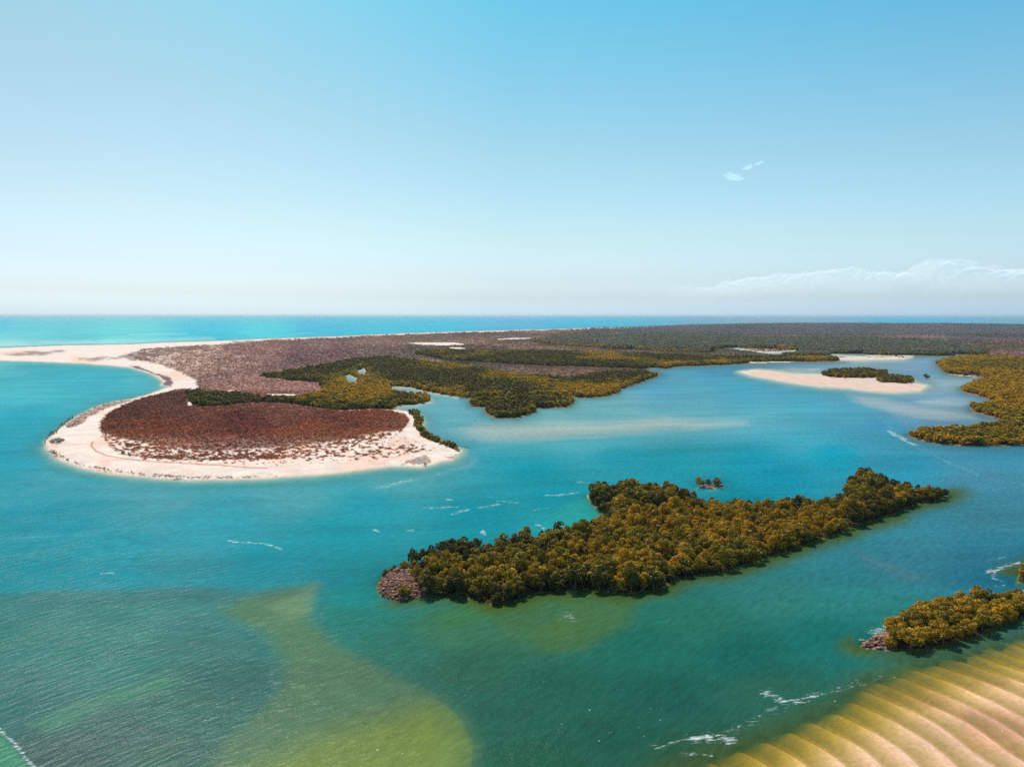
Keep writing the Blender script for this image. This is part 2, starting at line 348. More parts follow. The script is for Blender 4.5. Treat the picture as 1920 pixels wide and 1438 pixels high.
# ------------------------------------------------------------------ surveyed sheet
V = np.concatenate([[592.3, 592.9, 593.6, 594.5, 595.5, 596.7, 598], np.arange(599, 640, 0.8), np.arange(640, 720, 1.0), np.arange(720, 900, 1.4), np.arange(900, 1450, 2.2),
                    np.arange(1452, 1700, 10), [1720, 1900, 2300, 3200, 6000, 20000]])
Ug = np.concatenate([[-9000, -4000, -2000, -1200], np.arange(-800, -40, 20), np.arange(-40, 1960, 2.3), np.arange(1962, 2600, 20), [2800, 3400, 4500, 6000, 9000]])
NV, NU = len(V), len(Ug)
GU, GV = np.meshgrid(Ug, V)
GX, GY = unproject(GU, GV)


def fields(U, Vv, X, Y):
    """everything the survey says about places given by photograph pixel and world position"""
    f = {}
    wob = 1.6 * fbm(U * 0.11, Vv * 0.25, 3)
    Uw = U + 2.0 * fbm(U * 0.07 + 5, Vv * 0.15, 3); Vw = Vv + 0.7 * fbm(U * 0.09 + 30, Vv * 0.2, 3) * smooth(600, 700, Vv)
    main = sdf(MAIN, Uw, Vw)
    for p in RIVERPATCH:
        main = np.minimum(main, -sdf(p, Uw, Vw))
    long_ = sdf(LONG, Uw, Vw); small = np.maximum(sdf(SMALL, Uw, Vw), sdf(EDGE, Uw, Vw))
    islet = sdf(ISLET, Uw, Vw)
    clump = np.maximum(sdf(CLUMP_A, Uw, Vw), sdf(CLUMP_B, Uw, Vw))
    bank = np.maximum.reduce([np.minimum(sdf(BANK, Uw, Vw), -sdf(BANK_T, Uw, Vw) * 0.8), sdf(BANK2, Uw, Vw), sdf(BANK3, Uw, Vw)])
    f.update(main=main, long=long_, small=small, islet=islet, clump=clump, bank=bank)
    f['land'] = np.maximum.reduce([main, long_, small, islet, clump, bank])
    g = {k: sdf(p, Uw, Vw) for k, p in GREEN.items()}
    f['green'] = g
    f['heath'] = sdf(HEATH, Uw, Vw); f['back'] = sdf(BACK, Uw, Vw)
    f['hedge'] = sdf(HEDGE, Uw, Vw)
    f['mud'] = sdf(MUD, Uw, Vw); f['wrack'] = sdf(WRACK_W, Uw, Vw); f['speck'] = sdf(SPECK, Uw, Vw)
    f['chan'] = sdf(SANDCHAN, Uw, Vw)
    f['spots'] = np.maximum.reduce([sdf(p, Uw, Vw) for p in SAND_SPOTS])
    return f


F = fields(GU, GV, GX, GY)
land = F['land']
grn = np.maximum.reduce(list(F['green'].values()))
DIST = np.hypot(GX, GY)

# heights of the ground ------------------------------------------------------
h = np.where(land > 0, 0.08 + np.clip(land, 0, 40) * 0.035, 0)
h *= np.where(F['bank'] > np.maximum(F['main'], F['long']), 0.35, 1)
h = np.where(grn > 0, np.minimum(h, 0.4), h)
h += np.where(land > 4, 0.35, 0) * np.clip(fbm(GX * 0.05, GY * 0.05, 4), -0.5, 1) * smooth(4, 14, land)
tip = smooth(60, 10, np.hypot(GU - 745, (GV - 1095) * 1.6)) + 0.7 * smooth(50, 8, np.hypot(GU - 1655, (GV - 1200) * 1.6))
h += np.where(land > 0, tip * smooth(0, 14, land) * 1.3, 0)
# low upland ridge at the back
up = smooth(4200, 6200, GY) * smooth(1100, 1500, GU) * (land > 0)
h += up * (20 + 8 * fbm(GX * 0.0006, GY * 0.0006, 4)) * smooth(0, 3, land)
# sea bed
dsh = np.clip(-land, 0, 70)
dmax = 5.0
depth = 0.05 + dmax * (1 - np.exp(-dsh / 26.0))
beachy = smooth(70, 20, -F['main']) * smooth(600, 700, GU * 0 + GV) * (GV > 850)
bankd = smooth(30, 4, -F['bank'])
depth = depth * (1 - 0.55 * bankd)
depth = depth * (1 - 0.5 * smooth(60, 10, -F['main']) * (GU < 880) * (GV > 835))
islefront = smooth(40, 0, np.minimum(-F['long'], -F['small']))
# rippled sand flats: bed forms with crests running away to the right
rip = sdf(RIPPLE, GU + 10 * fbm(GX * 0.05, GY * 0.05, 3), GV, margin=300, vy=1.6)
ax, ay = unproject(1516, 1330); bx, by = unproject(1651, 1425)
cd = np.array([bx - ax, by - ay]); cd = cd / np.linalg.norm(cd); cd = np.array([cd[0] + 0.02, cd[1]])
cn = np.array([-cd[1], cd[0]])
wx = GX + 2.0 * fbm(GX * 0.045, GY * 0.045, 3); wy = GY + 2.0 * fbm(GX * 0.045 + 40, GY * 0.045 + 11, 3)
s_ = wx * cn[0] + wy * cn[1] + 0.9 * np.sin((wx * cd[0] + wy * cd[1]) * 0.16) + 1.1 * fbm(GX * 0.05 + 70, GY * 0.05, 2)
RIP_L = 7.6
ph = 1 - (s_ / RIP_L) % 1.0
saw = np.where(ph < 0.16, ph / 0.16, 1 - (ph - 0.16) / 0.84)
saw = saw ** 0.8
fork = fbm(GX * 0.09 + 7, GY * 0.03, 3)
fr = smooth(-10, 200, rip)
rdepth = 1.75 - 1.45 * fr + 0.35 * fbm(GX * 0.03, GY * 0.03, 3)
rdepth = np.clip(rdepth, 0.24, 3) - (1.0 * saw ** 1.3 - 0.62) * smooth(0.0, 40, rip)
rdepth = np.maximum(rdepth, 0.06)
mr = smooth(-30, 56, rip + 12 * fbm(GX * 0.08, GY * 0.08, 3))
depth = np.where(land < 0, depth * (1 - mr) + np.minimum(rdepth, depth + 3) * mr, 0)
z = np.where(land > 0, h, -depth)

# colours of ground and sea bed ------------------------------------------------
n1 = fbm(GX * 0.03, GY * 0.03, 4); n2 = fbm(GX * 0.15 + 3, GY * 0.15, 3); n3 = fbm(GU * 0.09, GV * 0.4, 4)


def mixc(c, col, m):
    return c * (1 - m[..., None]) + np.asarray(col) * m[..., None]


SAND = s2l((255, 222, 206)) * 0.86
WETSAND = s2l((205, 170, 140)) * ALB
col = np.zeros(GU.shape + (3,)) + SAND
col *= (1 + 0.05 * n1[..., None])
pinkish = smooth(0.0, 0.6, fbm(GU * 0.02, GV * 0.08, 4))
col = mixc(col, SAND * (1.0, 0.82, 0.73), pinkish * 0.9)
gcol = idw(GROUND, GU, GV) * ALB
gcol *= (1 + 0.5 * (fbm(GX * 0.004, GY * 0.0016 + 4, 5) * smooth(745, 700, GV))[..., None] + 0.38 * n3[..., None] + 0.22 * n2[..., None])
pat = smooth(0.05, 0.35, fbm(GX * 0.0045 + 2, GY * 0.0022, 5)) * smooth(735, 700, GV) * smooth(600, 800, GU)
gcol = mixc(gcol, s2l((112, 106, 74)) * ALB, 0.6 * pat)
pat2 = smooth(0.1, 0.4, fbm(GX * 0.006 + 20, GY * 0.0028, 5)) * smooth(735, 700, GV)
gcol = mixc(gcol, s2l((206, 160, 142)) * ALB, 0.5 * pat2)
org = smooth(0.0, 0.4, fbm(GX * 0.03 + 30, GY * 0.02, 4)) * (GV > 745)
gcol = mixc(gcol, s2l((156, 84, 46)) * ALB, 0.5 * org)
gcol = gcol * (np.array((1.03, 0.98, 0.95)) + (np.array((0.15, -0.05, -0.11)) * smooth(700, 770, GV + 20 * n1)[..., None]))
cover = np.maximum(smooth(-2.5, 3, F['heath'] + 5 * fbm(GU * 0.12, GV * 0.4, 4) - 1), smooth(-3, 5, F['back'] + 5 * n3))
# thin growth towards the western spit: sand shows
thin = smooth(520, 230, GU) * smooth(735, 640, GV)
cover = cover * (1 - thin * smooth(-0.25, 0.25, n3 + 0.05) * 0.85)
spk = np.maximum(smooth(-4, 12, F['speck']), 0.30 * smooth(812, 842, GV) * (F['heath'] > 0))
sp_n = fbm(GU * 0.16, GV * 0.55, 4)
cover = np.where(spk > 0.02, np.maximum(cover * (1 - spk * smooth(-0.12, 0.12, sp_n + 0.12 - 0.5 * smooth(842, 872, GV))),
                                         spk * smooth(0.02, 0.2, -sp_n + 0.06 - 0.35 * smooth(850, 880, GV))), cover)
FILL = [(372, 730), (800, 735), (800, 762), (745, 768), (600, 775), (480, 768), (420, 768), (356, 770), (345, 740)]
nearg = smooth(-16, -9, np.maximum.reduce([F['green'][k_] for k_ in ('near', 'band', 'far', 'right')])) * (F['main'] > -3)
cover = np.maximum(cover, np.maximum(nearg * (GU > 860), smooth(-1, 2, sdf(FILL, GU, GV))))
cover *= 1 - smooth(-1, 3, F['chan']) * (0.75 + 0.25 * smooth(-0.1, 0.2, sp_n))
col = mixc(col, gcol, np.zeros_like(cover)) * (1 - cover[..., None]) + gcol * cover[..., None]
gf = smooth(-1, 1.5, grn)
col = mixc(col, s2l((70, 62, 32)) * 0.9, gf)
col = mixc(col, s2l((84, 72, 44)) * 0.9, nearg * (GU > 860) * 0.8 * (1 - gf))
col = mixc(col, s2l((74, 60, 36)), smooth(-1, 1.5, F['hedge']))
SPITVEG = [[(12, 665), (40, 661), (80, 659), (122, 656.5), (118, 660), (75, 667), (30, 668.5)], [(215, 672), (240, 664), (300, 655), (350, 650), (390, 647), (400, 652), (340, 662), (290, 668), (250, 678)],
           [(415, 646), (440, 639), (520, 637), (520, 641), (450, 645)], [(150, 674), (200, 669), (215, 672), (180, 678)]]
sv_ = np.maximum.reduce([sdf(p, GU, GV) for p in SPITVEG])
svm = smooth(-3, 5, sv_ + 9 * fbm(GU * 0.06, GV * 0.5, 4))
col = mixc(col, s2l((126, 104, 96)) * ALB, svm * 0.75)
bl = line_dist(BROWNLINE, GU, GV)
col = mixc(col, s2l((190, 120, 95)) * ALB, 0.75 * smooth(3.2, 1.0, bl))
col = mixc(col, s2l((120, 92, 92)) * ALB, smooth(-2, 3, F['mud'] + 4 * n3))
col = mixc(col, s2l((165, 120, 105)) * ALB, 0.85 * smooth(-2, 4, F['wrack'] + 7 * n3))
col = mixc(col, s2l((170, 150, 150)) * ALB, 0.8 * smooth(17, 9, np.hypot(GU - 106, (GV - 828) * 1.9) + 4 * sp_n))
dp_ = np.maximum(sdf([(752, 870), (775, 861), (800, 856), (812, 862), (805, 870), (790, 875)], GU, GV), sdf([(826, 866), (852, 852), (866, 845), (860, 856), (838, 865)], GU, GV))
col = mixc(col, s2l((132, 96, 82)) * ALB, 0.7 * smooth(-2, 3, dp_ + 14 * sp_n - 2))
smask = smooth(-0.6, 1.0, F['spots'])
col = mixc(col, SAND, smask)
for t_ in TRACKS:
    col = mixc(col, SAND, smooth(3.2, 1.0, line_dist(t_, GU, GV)))
col = mixc(col, s2l((214, 120, 90)) * ALB, 0.8 * smooth(3.6, 0.8, line_dist(ORANGE_TRACK, GU, GV)))
col = mixc(col, s2l((250, 205, 185)) * 0.78, smooth(0, 3, F['bank']) * (F['main'] < 0))
rock_ground = s2l((128, 84, 68)) * 0.75
isl = np.maximum(F['long'], F['small'])
col = np.where((isl > 0)[..., None], mixc(np.zeros_like(col) + s2l((66, 56, 34)) * 0.9, rock_ground, np.clip(smooth(0.1, 0.5, tip) + 0.9 * smooth(9, 3, np.hypot(GU - 1108, (GV - 936) * 2)), 0, 1)), col)
col = np.where((F['islet'] > 0)[..., None], rock_ground, col)
col = np.where((F['clump'] > 0)[..., None], s2l((80, 66, 50)), col)
# wet rim and debris line of the beach
rim = smooth(5, 0.5, land) * (land > 0) * (GV > 700)
col = mixc(col, WETSAND, 0.35 * rim * (isl < 0))
deb = (F['main'] > 0) * smooth(7, 2, np.abs(land - 6)) * smooth(0.2, 0.36, fbm(GU * 0.25, GV * 0.9, 3)) * (GV > 850) * (GU < 520)
col = mixc(col, s2l((120, 80, 70)), 0.7 * np.clip(deb, 0, 1))
# bed
bedc = np.zeros_like(col) + s2l((236, 218, 198)) * 0.8
bedc = mixc(bedc, s2l((110, 105, 80)), smooth(-30, -8, np.maximum.reduce([F['green'][k_] for k_ in ('near', 'band', 'far', 'right')])) * (GU > 860) * smooth(-3, -12, F['bank']))
bedc = mixc(bedc, s2l((248, 196, 110)) * 0.9, mr); bedc = mixc(bedc, s2l((255, 190, 156)) * 0.94, smooth(70, 230, rip))
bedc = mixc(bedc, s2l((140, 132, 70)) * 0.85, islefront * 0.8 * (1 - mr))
bedc = mixc(bedc, s2l((150, 95, 70)), smooth(0.15, 0.6, fbm(GX * 0.05 + 9, GY * 0.05, 3)) * mr * 0.35)
col = np.where((land > 0)[..., None], col, bedc)
col = np.clip(col, 0.004, 0.85)

# water body -------------------------------------------------------------------
UW = GU + 26 * fbm(GX * 0.006, GY * 0.004, 3); VW_ = GV + (8 + 0.02 * (GV - 600)) * fbm(GX * 0.006 + 20, GY * 0.004, 3) * smooth(600, 700, GV)
wcol = idw(WATER, UW, VW_, 3.4)
# weed-grey water below a clear-cut line on the left
edge_v = 1112 - 0.022 * np.clip(GU, 0, 600) + 5 * fbm(GU * 0.012, GU * 0 + 2, 3)
lowm = smooth(640, 560, GU)
wcol = mixc(wcol, s2l((14, 146, 158)), lowm * smooth(edge_v + 4, edge_v - 10, GV) * smooth(1040, 1085, GV) * 0.85)
wcol = mixc(wcol, s2l((58, 126, 128)), lowm * smooth(edge_v - 5, edge_v + 12, GV) * smooth(1180, 1130, GV) * 0.75)
for poly, soft, c_, k_ in SHOALS:
    d_ = sdf(poly, GU + 16 * fbm(GX * 0.022, GY * 0.016, 4), GV + 5 * fbm(GX * 0.03 + 8, GY * 0.02, 3), margin=110)
    if c_ == (96, 122, 84): ridge_ = smooth(-18, 18, d_)
    if c_ == (130, 136, 48): d_ = d_ - 1000 * (1 - ridge_) ** 3
    wcol = mixc(wcol, s2l(c_), k_ * smooth(-soft, soft, d_))
wcol = mixc(wcol, s2l((150, 170, 168)), 0.55 * smooth(16, 0, -F['main']) * smooth(840, 870, GV) * (GU < 900))
st = fbm(GX * 0.010 + 50, GY * 0.004, 5)
wcol *= 1 + (0.13 * st * smooth(1500, 1100, GV))[..., None]
wk = 0.72
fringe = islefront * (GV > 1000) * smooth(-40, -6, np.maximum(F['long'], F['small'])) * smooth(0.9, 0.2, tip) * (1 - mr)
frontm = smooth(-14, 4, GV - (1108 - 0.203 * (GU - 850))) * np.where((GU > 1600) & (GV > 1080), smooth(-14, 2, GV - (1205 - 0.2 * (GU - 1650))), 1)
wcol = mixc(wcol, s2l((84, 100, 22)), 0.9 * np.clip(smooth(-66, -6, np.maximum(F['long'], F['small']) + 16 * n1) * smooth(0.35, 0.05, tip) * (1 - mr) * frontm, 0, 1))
wcol = mixc(wcol, s2l((88, 98, 32)), mr * 0.75)
wcol = wcol * (1 + smooth(1080, 1150, GV)[..., None] * np.array((-0.06, 0.05, -0.10)))
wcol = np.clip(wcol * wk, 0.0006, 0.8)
kk = 0.55 - 0.22 * fr * mr + 1.5 * smooth(0.0, 1.0, islefront * (1 - mr)) * 0.1 + 0.35 * mr
alpha = 1 - np.exp(-depth * kk * (1 - 0.45 * mr))
alpha = np.where(GV < 660, np.clip(alpha * 1.8, 0, 1), alpha)
# what the water takes out of the light that reaches the bed
dd = np.clip(depth, 0, 6)
warm = np.maximum(mr * (1 - 0.72 * smooth(0.15, 0.9, fr)), islefront * (1 - mr))
ka = np.stack([0.55 - 0.47 * mr, 0.16 + 0.02 * warm - 0.06 * mr, 0.22 + 0.75 * warm], -1)
ka = ka * (0.35 + 0.65 * smooth(800, 950, GV))[..., None]
tint = np.exp(-ka * dd[..., None])
# foam ---------------------------------------------------------------------------
FOAM = [([(1640, 775), (1672, 800), (1690, 820), (1712, 832), (1728, 842), (1760, 858), (1800, 875), (1850, 895), (1920, 908), (2000, 930)], 5.5, 0.62),
        ([(1665, 808), (1690, 822), (1715, 834)], 4, 1.0),
        ([(1225, 1405), (1290, 1385), (1350, 1380), (1400, 1360), (1460, 1325), (1520, 1305), (1580, 1290), (1665, 1270)], 13, 0.62),
        ([(1300, 1384), (1345, 1380), (1370, 1386)], 13, 0.95), ([(1435, 1295), (1465, 1312), (1500, 1312), (1535, 1300)], 10, 0.85), ([(1285, 1412), (1330, 1416)], 7, 0.8),
        ([(-30, 1345), (0, 1370), (22, 1388), (42, 1410), (62, 1437), (85, 1475)], 5, 1.15),
        ([(1855, 1071), (1872, 1066), (1885, 1062), (1908, 1056)], 6, 1.15), ([(1866, 1068), (1862, 1084), (1876, 1090)], 4, 0.9), ([(1862, 1049), (1900, 1042)], 4, 0.7), ([(1865, 1099), (1880, 1099)], 3, 0.9),
        ([(1636, 1184), (1652, 1179), (1668, 1170), (1676, 1162)], 10, 1.3), ([(1612, 1198), (1626, 1202)], 3, 1.1), ([(1614, 1214), (1650, 1220), (1680, 1219)], 4, 0.7),
        ([(700, 913), (750, 906), (800, 893), (850, 882), (885, 872), (893, 860)], 4.5, 0.6), ([(712, 912), (768, 902)], 4, 0.85),
        ([(1104, 926), (1101, 932), (1110, 937)], 3.5, 1.3),
        ([(830, 951), (855, 950)], 3.2, 1.2), ([(898, 951), (908, 950), (936, 946)], 3, 1.15), ([(850, 965), (865, 960), (880, 957)], 3, 1.0), ([(842, 936), (850, 938)], 3, 1.1),
        ([(704, 992), (710, 996)], 3, 1.2), ([(765, 993), (778, 992)], 3, 1.1), ([(1024, 929), (1062, 925), (1080, 922)], 3, 0.95), ([(1008, 983), (1018, 990), (1022, 996)], 3.2, 0.9),
        ([(903, 998), (907, 994), (912, 1002)], 3, 1.2), ([(1000, 955), (1030, 952)], 3, 0.8), ([(800, 952), (828, 952)], 3, 0.8), ([(935, 940), (970, 944)], 3, 0.8), ([(1080, 904), (1120, 908)], 3, 0.75),
        ([(188, 1076), (212, 1075)], 3, 1.2), ([(430, 1015), (480, 1018), (515, 1023), (530, 1029)], 3, 1.0), ([(240, 627.3), (300, 626.6), (352, 626)], 3, 1.3), ([(560, 624.6), (590, 624)], 2.5, 0.9),
        ([(0, 648), (60, 647.5), (140, 644), (240, 643)], 4, 0.9), ([(500, 632.5), (633, 629.2), (750, 624), (877, 620.2), (1000, 617.2)], 2.6, 0.8),
        ([(505, 1265), (538, 1290), (530, 1320), (500, 1350)], 22, 0.50), ([(1075, 1165), (1062, 1150), (1048, 1162), (1052, 1160)], 8, 0.7)]
foam = np.zeros(GU.shape)
wfu = GU + 5 * fbm(GX * 0.12, GY * 0.12, 3); wfv = GV + 3.5 * fbm(GX * 0.12 + 9, GY * 0.12, 3) * smooth(650, 900, GV)
for pts, w_, k_ in FOAM:
    ww = w_ * (1.9 if pts[0][1] > 700 else 1.0)
    foam = np.maximum(foam, min(k_, 0.95) * np.exp(-(line_dist(pts, wfu, wfv, vy=2.0) / ww) ** 2))
foam = np.maximum(foam, 0.35 * smooth(8, 0, isl * -1) * smooth(0.1, 0.5, fbm(GX * 0.3, GY * 0.3, 3)) * (isl < 0) * smooth(0.1, 0.6, tip))
glint = smooth(1080, 1400, GV)


# ------------------------------------------------------------------ node helpers
def new_mat(name):
    m = bpy.data.materials.new(name)
    m.use_nodes = True
    t = m.node_tree
    t.nodes.clear()
    out = t.nodes.new('ShaderNodeOutputMaterial')
    return m, t, out


def N(t, typ, **kw):
    n = t.nodes.new('ShaderNode' + typ)
    for k, v in kw.items():
        if k.startswith('i_'):
            key = k[2:]
            key = int(key) if key.isdigit() else key.replace('_', ' ')
            n.inputs[key].default_value = v
        else:
            setattr(n, k, v)
    return n


def L(t, a, b):
    t.links.new(a, b)


def math_node(t, op, a, b=None, clamp=False):
    n = N(t, 'Math', operation=op)
    n.use_clamp = clamp
    for i, x in enumerate((a, b)):
        if x is None: continue
        if isinstance(x, (int, float)): n.inputs[i].default_value = x
        else: L(t, x, n.inputs[i])
    return n.outputs[0]


def noise(t, vec, scale, detail=3, rough=0.5, dist=0.0):
    n = N(t, 'TexNoise')
    n.inputs['Scale'].default_value = scale
    n.inputs['Detail'].default_value = detail
    n.inputs['Roughness'].default_value = rough
    n.inputs['Distortion'].default_value = dist
    L(t, vec, n.inputs['Vector'])
    return n.outputs['Fac']


def maprange(t, x, a, b, c=0.0, d=1.0):
    n = N(t, 'MapRange')
    n.inputs[1].default_value = a; n.inputs[2].default_value = b
    n.inputs[3].default_value = c; n.inputs[4].default_value = d
    L(t, x, n.inputs[0])
    return n.outputs[0]


def mapping(t, vec, scale=(1, 1, 1), rot=(0, 0, 0), loc=(0, 0, 0)):
    n = N(t, 'Mapping', vector_type='TEXTURE')   # stretches by scale along the rotated axes
    n.inputs['Scale'].default_value = scale
    n.inputs['Rotation'].default_value = rot
    n.inputs['Location'].default_value = loc
    L(t, vec, n.inputs['Vector'])
    return n.outputs[0]


# ground
def ground_material(name, bump=0.25):
    m, t, out = new_mat(name)
    at = N(t, 'Attribute', attribute_name='tone')
    geo = N(t, 'NewGeometry')
    a = noise(t, geo.outputs['Position'], 0.9, 5, 0.65)
    b = noise(t, geo.outputs['Position'], 0.07, 5, 0.6)
    f = math_node(t, 'MULTIPLY', maprange(t, a, 0.3, 0.7, 0.80, 1.16), maprange(t, b, 0.3, 0.7, 0.86, 1.12))
    mx = N(t, 'MixRGB', blend_type='MULTIPLY', i_0=1.0)
    L(t, at.outputs['Color'], mx.inputs[1])
    L(t, f, mx.inputs[2])
    p = N(t, 'BsdfPrincipled', i_Roughness=0.95)
    p.inputs['Specular IOR Level'].default_value = 0.1
    bp = N(t, 'Bump', i_Strength=bump, i_Distance=0.4)
    L(t, a, bp.inputs['Height'])
    L(t, mx.outputs[0], p.inputs['Base Color'])
    L(t, bp.outputs[0], p.inputs['Normal'])
    L(t, p.outputs[0], out.inputs[0])
    return m


M_GROUND = ground_material('dry_ground')


def water_material():
    m, t, out = new_mat('sea_water')
    geo = N(t, 'NewGeometry')
    pos = geo.outputs['Position']
    body = N(t, 'Attribute', attribute_name='body')
    tint_ = N(t, 'Attribute', attribute_name='tint')
    aux = N(t, 'Attribute', attribute_name='aux')      # r = murk, g = foam, b = amount of painted sun glint and reflection
    sp = N(t, 'SeparateColor')
    L(t, aux.outputs['Color'], sp.inputs[0])
    murk, foam_, glint_amt = sp.outputs[0], sp.outputs[1], sp.outputs[2]
    wang = R(50)
    wv = mapping(t, pos, (3.2, 1.0, 1.0), (0, 0, wang))
    w1 = noise(t, wv, 0.62, 4, 0.6, 0.4)
    w2 = noise(t, mapping(t, pos, (2, 1, 1), (0, 0, wang + 0.4)), 2.2, 3, 0.6)
    w3 = noise(t, pos, 0.05, 3, 0.5)
    hgt = math_node(t, 'ADD', math_node(t, 'MULTIPLY', w1, 0.55), math_node(t, 'MULTIPLY', w2, 0.16))
    bp = N(t, 'Bump', i_Distance=0.8)
    L(t, maprange(t, w3, 0.35, 0.65, 0.55, 1.0), bp.inputs['Strength'])
    L(t, hgt, bp.inputs['Height'])
    # colour of the body: current streaks, finer tone streaks along the wave crests
    st1 = noise(t, mapping(t, pos, (3.5, 1, 1), (0, 0, R(8))), 0.030, 6, 0.62, 0.6)
    st2 = noise(t, mapping(t, pos, (3.4, 1, 1), (0, 0, wang)), 0.62, 5, 0.65, 0.3)
    fac = math_node(t, 'MULTIPLY', maprange(t, st1, 0.3, 0.7, 0.86, 1.14), maprange(t, st2, 0.25, 0.75, 0.74, 1.28))
    mx = N(t, 'MixRGB', blend_type='MULTIPLY', i_0=1.0)
    L(t, body.outputs['Color'], mx.inputs[1]); L(t, fac, mx.inputs[2])
    dif = N(t, 'BsdfDiffuse')
    L(t, mx.outputs[0], dif.inputs['Color'])
    tr = N(t, 'BsdfTransparent')
    L(t, tint_.outputs['Color'], tr.inputs['Color'])
    m1 = N(t, 'MixShader')
    L(t, murk, m1.inputs[0]); L(t, tr.outputs[0], m1.inputs[1]); L(t, dif.outputs[0], m1.inputs[2])
    gl = N(t, 'BsdfGlossy', i_Roughness=0.30)
    L(t, bp.outputs[0], gl.inputs['Normal'])
    fr_ = N(t, 'Fresnel', i_IOR=1.33)
    L(t, bp.outputs[0], fr_.inputs['Normal'])
    ff = math_node(t, 'MULTIPLY', fr_.outputs[0], 0.45)
    ff = math_node(t, 'MINIMUM', ff, math_node(t, 'ADD', math_node(t, 'MULTIPLY', glint_amt, 0.020), 0.018))
    m2 = N(t, 'MixShader')
    L(t, ff, m2.inputs[0]); L(t, m1.outputs[0], m2.inputs[1]); L(t, gl.outputs[0], m2.inputs[2])
    # foam: broken streaks where the survey marks breaking water, elsewhere small whitecaps and sun glints painted as white specks
    fn = noise(t, mapping(t, pos, (2.2, 0.8, 1), (0, 0, R(15))), 0.85, 7, 0.74, 0.6)
    fs = math_node(t, 'ADD', fn, math_node(t, 'MULTIPLY', foam_, 0.24))
    fm = math_node(t, 'MULTIPLY', maprange(t, fs, 0.69, 0.80), math_node(t, 'MULTIPLY', foam_, 0.95, True))
    fm = math_node(t, 'MULTIPLY', fm, math_node(t, 'GREATER_THAN', foam_, 0.03))
    cn_ = noise(t, mapping(t, pos, (2.2, 0.8, 1), (0, 0, wang)), 1.15, 2, 0.5)
    cn2 = noise(t, pos, 0.035, 3, 0.6)
    cs = math_node(t, 'ADD', math_node(t, 'ADD', cn_, math_node(t, 'MULTIPLY', cn2, 0.10)), math_node(t, 'MULTIPLY', glint_amt, 0.085))
    cm = math_node(t, 'MULTIPLY', maprange(t, cs, 0.865, 0.91), 0.8)
    fmx = math_node(t, 'MAXIMUM', fm, cm)
    fd = N(t, 'BsdfDiffuse')
    fd.inputs['Color'].default_value = (0.74, 0.76, 0.76, 1)
    m3 = N(t, 'MixShader')
    L(t, math_node(t, 'MULTIPLY', fmx, 0.85), m3.inputs[0]); L(t, m2.outputs[0], m3.inputs[1]); L(t, fd.outputs[0], m3.inputs[2])
    L(t, m3.outputs[0], out.inputs[0])
    return m


M_WATER = water_material()


# ------------------------------------------------------------------ sheets from the survey grid
idx = np.arange(NV * NU).reshape(NV, NU)
q = np.stack([idx[:-1, :-1], idx[1:, :-1], idx[1:, 1:], idx[:-1, 1:]], -1).reshape(-1, 4)


def fmean(a):
    return (a[:-1, :-1] + a[1:, :-1] + a[1:, 1:] + a[:-1, 1:]).reshape(-1) / 4


def fmax(a):
    return np.maximum.reduce([a[:-1, :-1], a[1:, :-1], a[1:, 1:], a[:-1, 1:]]).reshape(-1)


def fmin(a):
    return -fmax(-a)


def sheet(name, faces, Z, attrs, mat, kind='structure'):
    used, inv = np.unique(faces, return_inverse=True)
    inv = inv.reshape(faces.shape)
    co = np.stack([GX.ravel()[used], GY.ravel()[used], Z.ravel()[used]], -1)
    me = bpy.data.meshes.new(name)
    me.vertices.add(len(co)); me.vertices.foreach_set('co', co.astype(np.float32).ravel())
    me.loops.add(inv.size); me.loops.foreach_set('vertex_index', inv.astype(np.int32).ravel())
    me.polygons.add(len(inv))
    me.polygons.foreach_set('loop_start', np.arange(0, inv.size, 4, dtype=np.int32))
    me.polygons.foreach_set('loop_total', np.full(len(inv), 4, np.int32))
    me.polygons.foreach_set('use_smooth', np.ones(len(inv), bool))
    for an, arr in attrs.items():
        a = me.attributes.new(an, 'FLOAT_COLOR', 'POINT')
        d = np.ones((len(used), 4), np.float32)
        d[:, :3] = arr.reshape(-1, 3)[used]
        a.data.foreach_set('color', d.ravel())
    me.materials.append(mat)
    me.update(); me.validate()
    o = bpy.data.objects.new(name, me)
    link(o)
    tag(o, kind=kind)
    return o


lf = fmean(land)
hf = fmax(land) > -0.5
al = fmin(alpha)
keep = (fmax(land) > -3) | (al < 0.97)
cls = np.zeros(len(q), int)
cls[keep] = 1
onland = lf > 0
cls[keep & onland] = 2
sandm = fmean(np.clip(1 - cover - gf, 0, 1)) > 0.55
cls[keep & onland & (fmean(F['main']) > 0) & sandm & (fmean(GV) > 630) & (fmean(GU) < 880)] = 3
cls[keep & onland & (fmean(F['long']) > 0)] = 4
cls[keep & onland & (fmean(F['small']) > 0)] = 5
cls[keep & onland & (fmean(F['bank']) > 0) & (fmean(F['main']) < 0)] = 6
cls[keep & onland & (fmean(F['islet']) > 0)] = 7
cls[keep & onland & (fmean(F['clump']) > 0)] = 8
for k_, nm in ((1, 'seabed'), (2, 'mainland'), (3, 'beach'), (4, 'island_ground'), (5, 'island_ground'), (6, 'sandbank'), (7, 'islet_ground'), (8, 'islet_ground')):
    fc = q[cls == k_]
    if len(fc):
        sheet(nm, fc, z, {'tone': col}, M_GROUND)
aux = np.stack([alpha, np.clip(foam, 0, 1.5), glint], -1)
sheet('water', q[~(fmin(land) > 3)], np.zeros_like(z), {'body': wcol, 'tint': tint, 'aux': aux}, M_WATER)


